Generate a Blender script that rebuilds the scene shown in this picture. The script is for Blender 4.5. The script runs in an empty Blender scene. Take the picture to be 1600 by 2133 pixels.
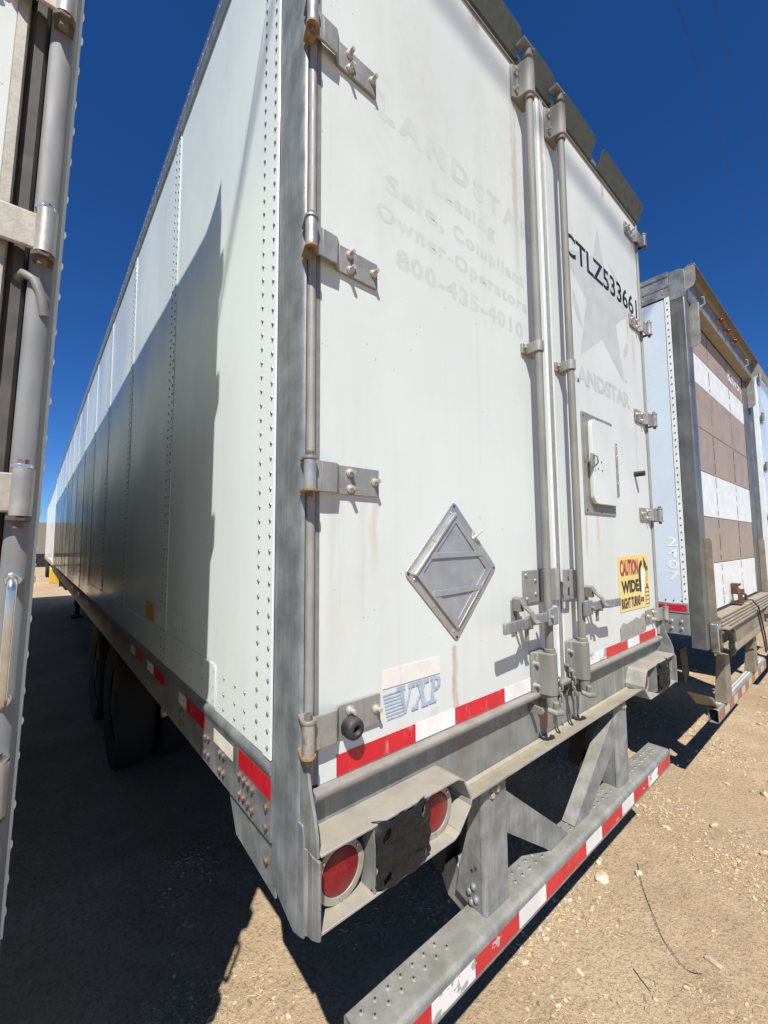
import bpy, bmesh, math, random
from mathutils import Vector, Matrix, noise as mnoise

random.seed(7)
sc = bpy.context.scene
COL = sc.collection
R_ = math.radians

# ------------------------------------------------------------------ camera
CAM = Vector((-0.513, -0.926, 1.811))
yaw, pitch, roll = R_(40.286), R_(4.425), R_(-0.438)
fwd = Vector((math.sin(yaw) * math.cos(pitch), math.cos(yaw) * math.cos(pitch), math.sin(pitch)))
rgt = Vector((math.cos(yaw), -math.sin(yaw), 0))
up = rgt.cross(fwd)
r2 = math.cos(roll) * rgt + math.sin(roll) * up
u2 = -math.sin(roll) * rgt + math.cos(roll) * up
cd = bpy.data.cameras.new('camera')
cam = bpy.data.objects.new('camera', cd)
COL.objects.link(cam)
cd.sensor_fit = 'HORIZONTAL'
cd.sensor_width = 36.0
cd.lens = 36.0 * 861.07 / 1600.0
cd.clip_start = 0.02
cd.clip_end = 3000
m = Matrix.Identity(4)
for i in range(3):
    m[i][0], m[i][1], m[i][2], m[i][3] = r2[i], u2[i], -fwd[i], CAM[i]
cam.matrix_world = m
sc.camera = cam

# ------------------------------------------------------------------ sky, sun, exposure
LD = Vector((0.83, 1.0, -1.77)).normalized()          # direction sunlight travels
sun_el = math.asin(-LD.z)
sun_az = math.atan2(-LD.x, -LD.y)                    # azimuth of the sun, from +Y towards +X
w = bpy.data.worlds.new('World')
sc.world = w
w.use_nodes = True
wn = w.node_tree.nodes
wl = w.node_tree.links
wn.clear()
sky = wn.new('ShaderNodeTexSky')
sky.sky_type = 'NISHITA'
sky.sun_disc = False
sky.sun_elevation = sun_el
sky.sun_rotation = sun_az
sky.altitude = 1600
sky.air_density = 1.0
sky.dust_density = 0.05
sky.ozone_density = 4.0
hs = wn.new('ShaderNodeHueSaturation')
hs.inputs['Saturation'].default_value = 1.22
hs.inputs['Value'].default_value = 0.80
bg = wn.new('ShaderNodeBackground')
bg.inputs['Strength'].default_value = 0.06
wo = wn.new('ShaderNodeOutputWorld')
wl.new(sky.outputs[0], hs.inputs['Color'])
tint = wn.new('ShaderNodeMix')
tint.data_type = 'RGBA'
tint.blend_type = 'MULTIPLY'
tint.inputs[0].default_value = 1.0
tint.inputs[7].default_value = (0.88, 1.22, 1.68, 1.0)
wl.new(hs.outputs[0], tint.inputs[6])
wl.new(tint.outputs[2], bg.inputs['Color'])
wl.new(bg.outputs[0], wo.inputs['Surface'])

sl = bpy.data.lights.new('sun', 'SUN')
sl.energy = 4.85
sl.angle = R_(0.53)
sl.color = (1.0, 0.972, 0.925)
so = bpy.data.objects.new('sun', sl)
COL.objects.link(so)
so.location = (-6, -7, 14)
so.rotation_euler = LD.to_track_quat('-Z', 'Y').to_euler()

sc.view_settings.view_transform = 'Standard'
sc.view_settings.look = 'None'
sc.view_settings.gamma = 1.0
sc.view_settings.use_curve_mapping = False
sc.view_settings.exposure = 0.48
sc.render.engine = 'CYCLES'
sc.cycles.use_denoising = True
sc.cycles.max_bounces = 6
sc.cycles.diffuse_bounces = 3
sc.cycles.glossy_bounces = 5


# ------------------------------------------------------------------ materials
class NT:
    def __init__(s, name):
        s.m = bpy.data.materials.new(name)
        s.m.use_nodes = True
        s.n = s.m.node_tree.nodes
        s.l = s.m.node_tree.links
        s.n.clear()
        s.out = s.n.new('ShaderNodeOutputMaterial')
        s.b = s.n.new('ShaderNodeBsdfPrincipled')
        s.l.new(s.b.outputs[0], s.out.inputs['Surface'])
        g = s.n.new('ShaderNodeNewGeometry')
        s.pos, s.nor = g.outputs['Position'], g.outputs['Normal']

    def link(s, a, b):
        s.l.new(a, b)

    def scaled(s, sx, sy, sz, off=(0, 0, 0)):
        mp = s.n.new('ShaderNodeMapping')
        mp.inputs['Scale'].default_value = (sx, sy, sz)
        mp.inputs['Location'].default_value = off
        s.l.new(s.pos, mp.inputs['Vector'])
        return mp.outputs[0]

    def noise(s, vec, scale=1.0, detail=5.0, rough=0.55, dist=0.0):
        t = s.n.new('ShaderNodeTexNoise')
        t.inputs['Scale'].default_value = scale
        t.inputs['Detail'].default_value = detail
        t.inputs['Roughness'].default_value = rough
        t.inputs['Distortion'].default_value = dist
        s.l.new(vec, t.inputs['Vector'])
        return t.outputs[0]

    def voro(s, vec, scale=1.0, feature='F1', out='Distance', rnd=1.0):
        t = s.n.new('ShaderNodeTexVoronoi')
        t.feature = feature
        t.inputs['Scale'].default_value = scale
        t.inputs['Randomness'].default_value = rnd
        s.l.new(vec, t.inputs['Vector'])
        return t.outputs[out]

    def ramp(s, v, a, b, oa=0.0, ob=1.0, smooth=True):
        t = s.n.new('ShaderNodeMapRange')
        t.interpolation_type = 'SMOOTHSTEP' if smooth else 'LINEAR'
        t.inputs['From Min'].default_value = a
        t.inputs['From Max'].default_value = b
        t.inputs['To Min'].default_value = oa
        t.inputs['To Max'].default_value = ob
        s.l.new(v, t.inputs['Value'])
        return t.outputs[0]

    def math(s, op, a, b=None):
        t = s.n.new('ShaderNodeMath')
        t.operation = op
        for i, x in enumerate((a, b)):
            if x is None:
                continue
            if isinstance(x, (int, float)):
                t.inputs[i].default_value = x
            else:
                s.l.new(x, t.inputs[i])
        return t.outputs[0]

    def mix(s, fac, a, b, mode='MIX'):
        t = s.n.new('ShaderNodeMix')
        t.data_type = 'RGBA'
        t.blend_type = mode
        for k, x in ((0, fac), (6, a), (7, b)):
            if isinstance(x, (int, float)):
                t.inputs[k].default_value = x
            elif isinstance(x, tuple):
                t.inputs[k].default_value = (x[0], x[1], x[2], 1)
            else:
                s.l.new(x, t.inputs[k])
        return t.outputs[2]

    def bump(s, h, strength=0.3, dist=0.01, prev=None):
        t = s.n.new('ShaderNodeBump')
        t.inputs['Strength'].default_value = strength
        t.inputs['Distance'].default_value = dist
        s.l.new(h, t.inputs['Height'])
        if prev is not None:
            s.l.new(prev, t.inputs['Normal'])
        return t.outputs[0]

    def sep(s, v):
        t = s.n.new('ShaderNodeSeparateXYZ')
        s.l.new(v, t.inputs[0])
        return t.outputs


def scl(c, k):
    return tuple(min(1.0, x * k) for x in c)


def basic(name, col, rough=0.5, metal=0.0, var=0.12, vscale=6.0, streak=0.0, scol=(0.25, 0.2, 0.14), sdens=30.0,
          dust=0.0, dcol=(0.42, 0.34, 0.23), speck=0.0, spcol=(0.08, 0.07, 0.05), fine=0.0, fscale=120.0,
          bump=0.0, bscale=60.0, rust=0.0, rvar=0.1, coat=0.0, spec=0.5, wave=0.0, drips=(), grime=0.0, gcol=(0.42, 0.39, 0.31), scratch=0.0, vgrain=False):
    t = NT(name)
    c = col
    n1 = t.noise(t.pos, vscale, 6, 0.6)
    c = t.mix(t.ramp(n1, 0.3, 0.7), scl(col, 1 - var), scl(col, 1 + var))
    if fine:
        fv = t.scaled(fscale, fscale, fscale * 0.06) if vgrain else t.scaled(fscale, fscale, fscale)
        n2 = t.noise(fv, 1.0, 3, 0.6)
        c = t.mix(t.math('MULTIPLY', t.ramp(n2, 0.35, 0.7), fine), c, scl(col, 0.55))
    if streak:
        sv = t.scaled(sdens, sdens, 0.9)
        n3 = t.noise(sv, 1.0, 5, 0.65)
        n4 = t.noise(t.pos, 1.7, 3, 0.5)
        f = t.math('MULTIPLY', t.ramp(n3, 0.5, 0.78), t.ramp(n4, 0.35, 0.65))
        c = t.mix(t.math('MULTIPLY', f, streak), c, scol)
    if speck:
        v = t.voro(t.pos, 34.0)
        n5 = t.noise(t.pos, 9.0, 2, 0.5)
        f = t.math('MULTIPLY', t.ramp(v, 0.05, 0.11, 1, 0), t.ramp(n5, 0.56, 0.62))
        c = t.mix(t.math('MULTIPLY', f, speck), c, spcol)
    if grime:
        ga = t.noise(t.scaled(2.6, 2.6, 0.8), 1.0, 5, 0.6, 0.4)
        gb_ = t.noise(t.pos, 24.0, 4, 0.6)
        f = t.math('MULTIPLY', t.ramp(ga, 0.42, 0.75), t.ramp(gb_, 0.3, 0.7, 0.5, 1.0))
        c = t.mix(t.math('MULTIPLY', f, grime), c, gcol)
    if scratch:
        sa = t.noise(t.scaled(70, 70, 4.5), 1.0, 2, 0.5, 0.6)
        sb_ = t.noise(t.scaled(3.5, 3.5, 3.5, (3.1, 7.7, 1.3)), 1.0, 2, 0.5)
        f = t.math('MULTIPLY', t.ramp(sa, 0.735, 0.76), t.ramp(sb_, 0.55, 0.62))
        c = t.mix(t.math('MULTIPLY', f, scratch), c, (0.22, 0.21, 0.19))
    if drips:
        xyz = t.sep(t.pos)
        wob = t.ramp(t.noise(t.scaled(1, 1, 6), 3.0, 3), 0, 1, -0.02, 0.02, False)
        tot = None
        for (x0, wd, zt, zb, a) in drips:
            dx = t.math('ABSOLUTE', t.math('ADD', t.math('SUBTRACT', xyz[0], x0), wob))
            mk = t.math('MULTIPLY', t.ramp(dx, wd * 0.25, wd, a, 0), t.ramp(xyz[2], zb, zb + 0.55 * (zt - zb)))
            mk = t.math('MULTIPLY', mk, t.ramp(xyz[2], zt - 0.012, zt + 0.004, 1, 0))
            tot = mk if tot is None else t.math('MAXIMUM', tot, mk)
        nn = t.noise(t.scaled(60, 60, 2.5), 1.0, 4)
        tot = t.math('MULTIPLY', tot, t.ramp(nn, 0.25, 0.6))
        c = t.mix(tot, c, (0.33, 0.17, 0.07))
    if rust:
        n6 = t.noise(t.pos, 26.0, 6, 0.7)
        c = t.mix(t.ramp(n6, 0.62 - 0.35 * rust, 0.78 - 0.35 * rust), c, (0.15, 0.062, 0.022))
    if dust:
        nz = t.sep(t.nor)[2]
        n7 = t.noise(t.pos, 22.0, 5, 0.65)
        f = t.math('MULTIPLY', t.ramp(nz, 0.25, 0.85), t.ramp(n7, 0.25, 0.65, 0.45, 1.0))
        c = t.mix(t.math('MULTIPLY', f, dust), c, dcol)
    t.link(c, t.b.inputs['Base Color'])
    rr = t.ramp(n1, 0.25, 0.75, max(0.03, rough - rvar), min(1, rough + rvar))
    t.link(rr, t.b.inputs['Roughness'])
    t.b.inputs['Metallic'].default_value = metal
    t.b.inputs['Specular IOR Level'].default_value = spec
    if coat:
        t.b.inputs['Coat Weight'].default_value = coat
        t.b.inputs['Coat Roughness'].default_value = 0.06
    nrm = None
    if bump:
        nrm = t.bump(t.noise(t.pos, bscale, 5, 0.6), bump, 0.004)
    if wave:
        nrm = t.bump(t.noise(t.scaled(2.2, 2.2, 0.9), 1.0, 2, 0.4), wave, 0.02, nrm)
    if nrm is not None:
        t.link(nrm, t.b.inputs['Normal'])
    return t.m


M = {}
WHITE = (0.605, 0.635, 0.592)
M['door'] = basic('white_door_paint', WHITE, 0.38, 0, 0.035, 1.3, streak=0.22, scol=(0.43, 0.39, 0.31), sdens=26,
                  speck=0.6, grime=0.26, scratch=0.65, fine=0.05, fscale=420, bump=0.05, bscale=420, wave=0.05, spec=0.28,
                  drips=((0.576, 0.02, 1.475, 1.10, 0.6), (0.10, 0.035, 1.94, 1.42, 0.16), (0.19, 0.02, 1.94, 1.5, 0.12),
                         (0.235, 0.02, 1.94, 1.7, 0.25), (1.045, 0.03, 3.8, 2.7, 0.35), (1.02, 0.035, 1.56, 1.25, 0.35),
                         (1.315, 0.025, 3.8, 3.0, 0.35), (1.60, 0.02, 1.96, 1.7, 0.4), (1.74, 0.03, 1.96, 1.72, 0.3),
                         (2.02, 0.03, 3.97, 3.86, 0.7), (0.78, 0.05, 4.0, 3.9, 0.6), (2.40, 0.03, 3.3, 2.75, 0.25),
                         (2.36, 0.02, 2.55, 2.1, 0.25), (0.47, 0.03, 1.30, 1.2, 0.2), (1.10, 0.05, 1.32, 1.2, 0.55)))
M['side'] = basic('white_side_panel_paint', (0.80, 0.865, 0.825), 0.16, 0, 0.03, 0.8, streak=0.10, scol=(0.5, 0.47, 0.4),
                  speck=0.45, grime=0.16, scratch=0.4, wave=0.16, spec=0.5, rvar=0.06)
M['strip'] = basic('white_seam_strip_paint', (0.74, 0.77, 0.74), 0.32, 0, 0.05, 12, streak=0.3, speck=0.4)
M['rivet'] = basic('weathered_rivet_metal', (0.24, 0.235, 0.21), 0.45, 0.5, 0.2, 80, dust=0.3)
M['galv'] = basic('galvanised_steel', (0.25, 0.272, 0.275), 0.52, 0.4, 0.25, 9, streak=0.6, scol=(0.44, 0.45, 0.42), sdens=45,
                  fine=0.35, fscale=70, dust=0.35, bump=0.12, bscale=90, vgrain=True)
M['galvdust'] = basic('dusty_galvanised_steel', (0.245, 0.255, 0.24), 0.6, 0.25, 0.28, 12, streak=0.6, scol=(0.38, 0.35, 0.28), sdens=50,
                      fine=0.35, fscale=60, dust=0.45, dcol=(0.36, 0.325, 0.25), bump=0.15, bscale=110, vgrain=True)
M['sill'] = basic('streaked_sill_steel', (0.235, 0.24, 0.218), 0.6, 0.2, 0.22, 7, streak=0.95, scol=(0.50, 0.46, 0.36), sdens=38,
                  fine=0.3, fscale=50, dust=0.85, dcol=(0.45, 0.375, 0.26), bump=0.12, bscale=80, vgrain=True,
                  drips=((1.17, 0.07, 1.15, 0.98, 0.75), (0.63, 0.02, 1.15, 0.98, 0.4), (1.44, 0.05, 1.15, 1.0, 0.4)))
M['alu'] = basic('dull_aluminium', (0.47, 0.475, 0.455), 0.42, 0.65, 0.12, 14, streak=0.3, scol=(0.34, 0.31, 0.25), sdens=60,
                 fine=0.2, fscale=90, dust=0.3, bump=0.06, bscale=150, vgrain=True)
M['moulding'] = basic('dull_grey_door_moulding', (0.275, 0.268, 0.245), 0.6, 0.12, 0.1, 14, streak=0.4, scol=(0.36, 0.33, 0.28), sdens=60, fine=0.15, fscale=70, vgrain=True)
M['strapdirty'] = basic('dusty_beige_hinge_strap', (0.40, 0.37, 0.30), 0.6, 0.2, 0.15, 16, streak=0.4, scol=(0.27, 0.22, 0.15), sdens=50, fine=0.4, fscale=90, dust=0.5, bump=0.12, bscale=160)
M['strap'] = basic('stainless_hinge_strap', (0.31, 0.305, 0.278), 0.5, 0.35, 0.12, 16, streak=0.3, scol=(0.3, 0.27, 0.21), sdens=60,
                   fine=0.25, fscale=80, dust=0.4, bump=0.05, bscale=160, vgrain=True)
M['knuckle'] = basic('grey_hinge_barrel', (0.42, 0.41, 0.385), 0.38, 0.55, 0.12, 20, streak=0.2, dust=0.2, rust=0.12)
M['rustbolt'] = basic('rusty_bolt_steel', (0.17, 0.13, 0.105), 0.75, 0.25, 0.3, 60, rust=0.3, bump=0.3, bscale=200)
M['rustyring'] = basic('orange_rust_ring', (0.30, 0.19, 0.09), 0.8, 0.1, 0.3, 70, rust=0.12, bump=0.3, bscale=200)
M['bolt'] = basic('cream_bolt_metal', (0.50, 0.47, 0.39), 0.45, 0.4, 0.15, 60, rust=0.08, dust=0.3)
M['rod'] = basic('lock_rod_galvanised', (0.215, 0.215, 0.192), 0.68, 0.12, 0.15, 5, streak=0.6, scol=(0.33, 0.22, 0.12), sdens=55,
                 fine=0.35, fscale=60, dust=0.2, bump=0.1, bscale=140, vgrain=True)
M['dark'] = basic('dark_header_steel', (0.075, 0.08, 0.065), 0.6, 0.2, 0.25, 18, dust=0.2, fine=0.3, fscale=60)
M['visor'] = basic('grey_green_visor_plate', (0.075, 0.08, 0.062), 0.75, 0.0, 0.15, 25, dust=0.3)
M['rubber'] = basic('black_rubber', (0.024, 0.024, 0.024), 0.6, 0, 0.25, 30, dust=0.12, bump=0.1, bscale=120)
M['gasket'] = basic('grey_seal_rubber', (0.20, 0.197, 0.18), 0.55, 0, 0.12, 25, streak=0.25, scol=(0.3, 0.27, 0.22), dust=0.3)
M['bag'] = basic('wrinkled_black_plastic', (0.013, 0.013, 0.0135), 0.42, 0, 0.2, 25, bump=0.5, bscale=45, rvar=0.1, spec=0.22)
M['boxdust'] = basic('dust_covered_steel', (0.33, 0.335, 0.31), 0.65, 0.2, 0.2, 14, streak=0.5, scol=(0.45, 0.41, 0.32), sdens=50, fine=0.3, fscale=60, dust=0.85, dcol=(0.40, 0.345, 0.255), bump=0.15, bscale=110, vgrain=True)
M['red_lens'] = basic('red_lamp_lens', (0.19, 0.002, 0.008), 0.12, 0, 0.08, 12, spec=0.35, rvar=0.05)
tl = NT('red_lamp_lens_faceted')
tl.b.inputs['Base Color'].default_value = (0.20, 0.002, 0.009, 1)
tl.b.inputs['Roughness'].default_value = 0.15
tl.b.inputs['Specular IOR Level'].default_value = 0.4
tl.link(tl.bump(tl.voro(tl.pos, 240.0, rnd=0.1), 0.35, 0.003), tl.b.inputs['Normal'])
nz_ = tl.noise(tl.pos, 40.0, 4, 0.6)
tl.link(tl.mix(tl.math('MULTIPLY', tl.ramp(nz_, 0.45, 0.75), 0.16), (0.20, 0.002, 0.009), (0.34, 0.10, 0.08)), tl.b.inputs['Base Color'])
M['red_lens'] = tl.m
M['bezel'] = basic('beige_lamp_bezel', (0.33, 0.30, 0.24), 0.5, 0.2, 0.12, 30, rust=0.06, dust=0.2)
M['ghost'] = basic('faded_letter_print', (0.525, 0.56, 0.508), 0.5, 0, 0.05, 20, fine=0.1, fscale=90)
M['ghost2'] = basic('faded_grey_logo_print', (0.475, 0.50, 0.47), 0.5, 0, 0.04, 10, fine=0.08, fscale=120)
M['blackprint'] = basic('black_letter_print', (0.018, 0.018, 0.018), 0.45, 0, 0.2, 30)
M['vxp'] = basic('faded_blue_print', (0.36, 0.44, 0.53), 0.45, 0, 0.12, 40, fine=0.35, fscale=90)
M['label'] = basic('stained_paper_label', (0.70, 0.66, 0.60), 0.55, 0, 0.06, 18, streak=0.5, scol=(0.5, 0.36, 0.26), sdens=50)
M['yellow'] = basic('yellow_sign_vinyl', (0.74, 0.57, 0.20), 0.4, 0, 0.05, 12, streak=0.15)
M['yellow2'] = basic('yellow_sticker_vinyl', (0.62, 0.40, 0.04), 0.45, 0, 0.1, 40)
M['signred'] = basic('red_sign_print', (0.36, 0.016, 0.018), 0.4, 0, 0.1, 20)
M['signwhite'] = basic('white_sign_print', (0.8, 0.8, 0.76), 0.4, 0, 0.05, 20)
M['greypatch'] = basic('worn_grey_decal', (0.33, 0.32, 0.285), 0.5, 0.1, 0.2, 25, streak=0.6, scol=(0.6, 0.58, 0.52), sdens=40, fine=0.4, fscale=50)
M['placard'] = basic('grey_placard_panel', (0.33, 0.345, 0.355), 0.45, 0.3, 0.12, 14, streak=0.45, scol=(0.42, 0.38, 0.31), sdens=60, fine=0.15)
M['tyre'] = basic('dusty_tyre_rubber', (0.016, 0.016, 0.015), 0.85, 0, 0.3, 15, dust=0.0, bump=0.2, bscale=50)
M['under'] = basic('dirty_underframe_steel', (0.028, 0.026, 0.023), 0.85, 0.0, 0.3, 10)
M['chrome'] = basic('polished_handle_metal', (0.62, 0.61, 0.57), 0.2, 0.9, 0.1, 30, rvar=0.08)
M['shiny'] = basic('bare_stainless_post', (0.17, 0.175, 0.17), 0.38, 0.45, 0.18, 6, fine=0.2, fscale=50, streak=0.35, scol=(0.46, 0.45, 0.42), vgrain=True, rvar=0.12)
M['shiny2'] = basic('worn_stainless_barrel', (0.38, 0.36, 0.32), 0.42, 0.45, 0.15, 20, streak=0.3, scol=(0.3, 0.2, 0.12), rvar=0.1)
M['postmatte'] = basic('blue_grey_zinc_post', (0.205, 0.215, 0.218), 0.65, 0.15, 0.12, 8, streak=0.9, scol=(0.27, 0.215, 0.145), sdens=40, fine=0.3, fscale=60, grime=0.55, gcol=(0.30, 0.26, 0.19), vgrain=True)
M['tanpaint'] = basic('tan_door_paint', (0.335, 0.265, 0.205), 0.5, 0, 0.08, 7, streak=0.3, scol=(0.25, 0.19, 0.14), speck=0.5, fine=0.1, fscale=150)
M['whiteworn'] = basic('worn_white_door_paint', (0.72, 0.735, 0.72), 0.45, 0, 0.06, 9, streak=0.25, scol=(0.5, 0.45, 0.38), speck=0.9, rust=0.0, fine=0.1, fscale=150)
M['bluewhite'] = basic('pale_blue_white_side_paint', (0.60, 0.69, 0.77), 0.3, 0, 0.04, 2, streak=0.2, scol=(0.5, 0.52, 0.5), speck=0.4, wave=0.1)
M['sidenum'] = basic('faded_white_number_print', (0.84, 0.86, 0.85), 0.4, 0, 0.1, 20, fine=0.2, fscale=90)
M['darkear'] = basic('dark_rusty_ear_steel', (0.10, 0.085, 0.07), 0.7, 0.2, 0.3, 40, rust=0.3)
M['brownseal'] = basic('brown_grey_door_seal', (0.095, 0.085, 0.072), 0.65, 0, 0.25, 20, streak=0.4, scol=(0.17, 0.15, 0.12), fine=0.2, fscale=60)
M['greyside'] = basic('gap_dimming_grey_side', (0.60, 0.612, 0.575), 0.45, 0.0, 0.1, 3, streak=0.3, scol=(0.2, 0.18, 0.15))  # edge-on side of unknown colour; grey made up to cut light bouncing in the gap
M['oxide'] = basic('rusty_dark_brown_steel', (0.09, 0.04, 0.03), 0.75, 0.1, 0.3, 40, rust=0.5)
M['tanguard'] = basic('dust_coated_guard_steel', (0.255, 0.22, 0.162), 0.65, 0.15, 0.2, 12, streak=0.45, scol=(0.17, 0.13, 0.085), dust=0.6, dcol=(0.38, 0.32, 0.225), fine=0.25)
M['wire'] = basic('black_cable', (0.03, 0.03, 0.035), 0.6, 0, 0.1, 10)
M['wood'] = basic('pale_weathered_wood', (0.46, 0.38, 0.27), 0.8, 0, 0.2, 40, fine=0.4, fscale=200, bump=0.3, bscale=150)
M['stone'] = basic('pale_limestone', (0.60, 0.51, 0.375), 0.85, 0, 0.2, 30, fine=0.3, fscale=150, bump=0.5, bscale=90)
M['straw'] = basic('dry_straw', (0.62, 0.47, 0.26), 0.8, 0, 0.3, 20)
M['bark'] = basic('dark_dry_bark', (0.10, 0.065, 0.04), 0.85, 0, 0.3, 60)
M['clod'] = basic('brown_soil_crumb', (0.24, 0.165, 0.10), 0.95, 0, 0.3, 30)
M['hill'] = basic('scrub_hill_soil', (0.13, 0.125, 0.09), 0.95, 0, 0.3, 0.05)
M['dirt_pebble'] = basic('dusty_pebble', (0.50, 0.385, 0.25), 0.9, 0, 0.35, 9, fine=0.3, fscale=120, bump=0.4, bscale=200)


def tape_mat(name, col, wear):
    t = NT(name)
    n = t.noise(t.scaled(30, 30, 10), 1.0, 5, 0.7)
    n2 = t.noise(t.scaled(8, 8, 3), 1.0, 3, 0.5)
    c = t.mix(t.ramp(n2, 0.3, 0.7), scl(col, 0.85), scl(col, 1.1))
    c = t.mix(t.math('MULTIPLY', t.ramp(n, 0.56, 0.72), wear), c, (0.55, 0.48, 0.42))
    # fine hex cell pattern of the reflective film
    v = t.voro(t.pos, 260.0, rnd=0.15)
    c = t.mix(t.math('MULTIPLY', t.ramp(v, 0.3, 0.55), 0.12), c, scl(col, 1.5))
    t.link(c, t.b.inputs['Base Color'])
    t.b.inputs['Roughness'].default_value = 0.33
    return t.m


M['redtape'] = tape_mat('red_reflective_tape', (0.52, 0.012, 0.022), 0.42)
M['whitetape'] = tape_mat('white_reflective_tape', (0.70, 0.69, 0.65), 0.35)
M['fadedred'] = tape_mat('faded_red_tape', (0.36, 0.075, 0.055), 0.6)
M['fadedwhite'] = tape_mat('faded_yellowed_tape', (0.45, 0.41, 0.25), 0.6)


def peeled(name, col, under, thr):
    t = NT(name)
    n = t.noise(t.scaled(14, 14, 20), 1.0, 4, 0.6)
    c = t.mix(t.ramp(n, thr, thr + 0.02), col, under)
    t.link(c, t.b.inputs['Base Color'])
    t.b.inputs['Roughness'].default_value = 0.45
    return t.m


M['peelwhite'] = peeled('peeling_white_tape', (0.72, 0.71, 0.68), (0.34, 0.34, 0.32), 0.53)
M['peelred'] = peeled('peeling_red_tape', (0.50, 0.02, 0.025), (0.42, 0.40, 0.37), 0.60)


def ground_mat():
    t = NT('dry_dirt_ground')
    n1 = t.noise(t.pos, 1.1, 6, 0.6, 0.3)
    n2 = t.noise(t.pos, 7.0, 7, 0.65, 0.2)
    n3 = t.noise(t.pos, 55.0, 6, 0.7)
    n0 = t.noise(t.pos, 0.55, 4, 0.55, 0.6)
    c = t.mix(t.ramp(n1, 0.3, 0.7), (0.44, 0.32, 0.197), (0.54, 0.408, 0.258))
    c = t.mix(t.math('MULTIPLY', t.ramp(n2, 0.45, 0.75), 0.7), c, (0.56, 0.43, 0.28))
    c = t.mix(t.math('MULTIPLY', t.ramp(n3, 0.45, 0.72), 0.7), c, (0.20, 0.14, 0.085))
    c = t.mix(t.math('MULTIPLY', t.ramp(n0, 0.45, 0.62), 0.3), c, (0.30, 0.205, 0.12))
    v = t.voro(t.pos, 70.0)
    vc = t.voro(t.pos, 70.0, out='Color')
    pal = t.ramp(t.sep(vc)[0], 0.72, 0.75)
    peb = t.math('MULTIPLY', t.ramp(v, 0.18, 0.30, 1, 0), pal)
    c = t.mix(t.math('MULTIPLY', peb, 0.8), c, (0.60, 0.49, 0.34))
    t.link(c, t.b.inputs['Base Color'])
    t.b.inputs['Roughness'].default_value = 0.95
    t.b.inputs['Specular IOR Level'].default_value = 0.15
    h = t.math('ADD', t.math('MULTIPLY', n3, 0.6), t.math('MULTIPLY', n2, 0.7))
    h = t.math('ADD', h, t.math('MULTIPLY', peb, 0.35))
    b1 = t.bump(h, 0.9, 0.03)
    t.link(b1, t.b.inputs['Normal'])
    return t.m


M['ground'] = ground_mat()

# ------------------------------------------------------------------ geometry helpers
ORG = {}            # object -> world origin (before any root rotation)


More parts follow.
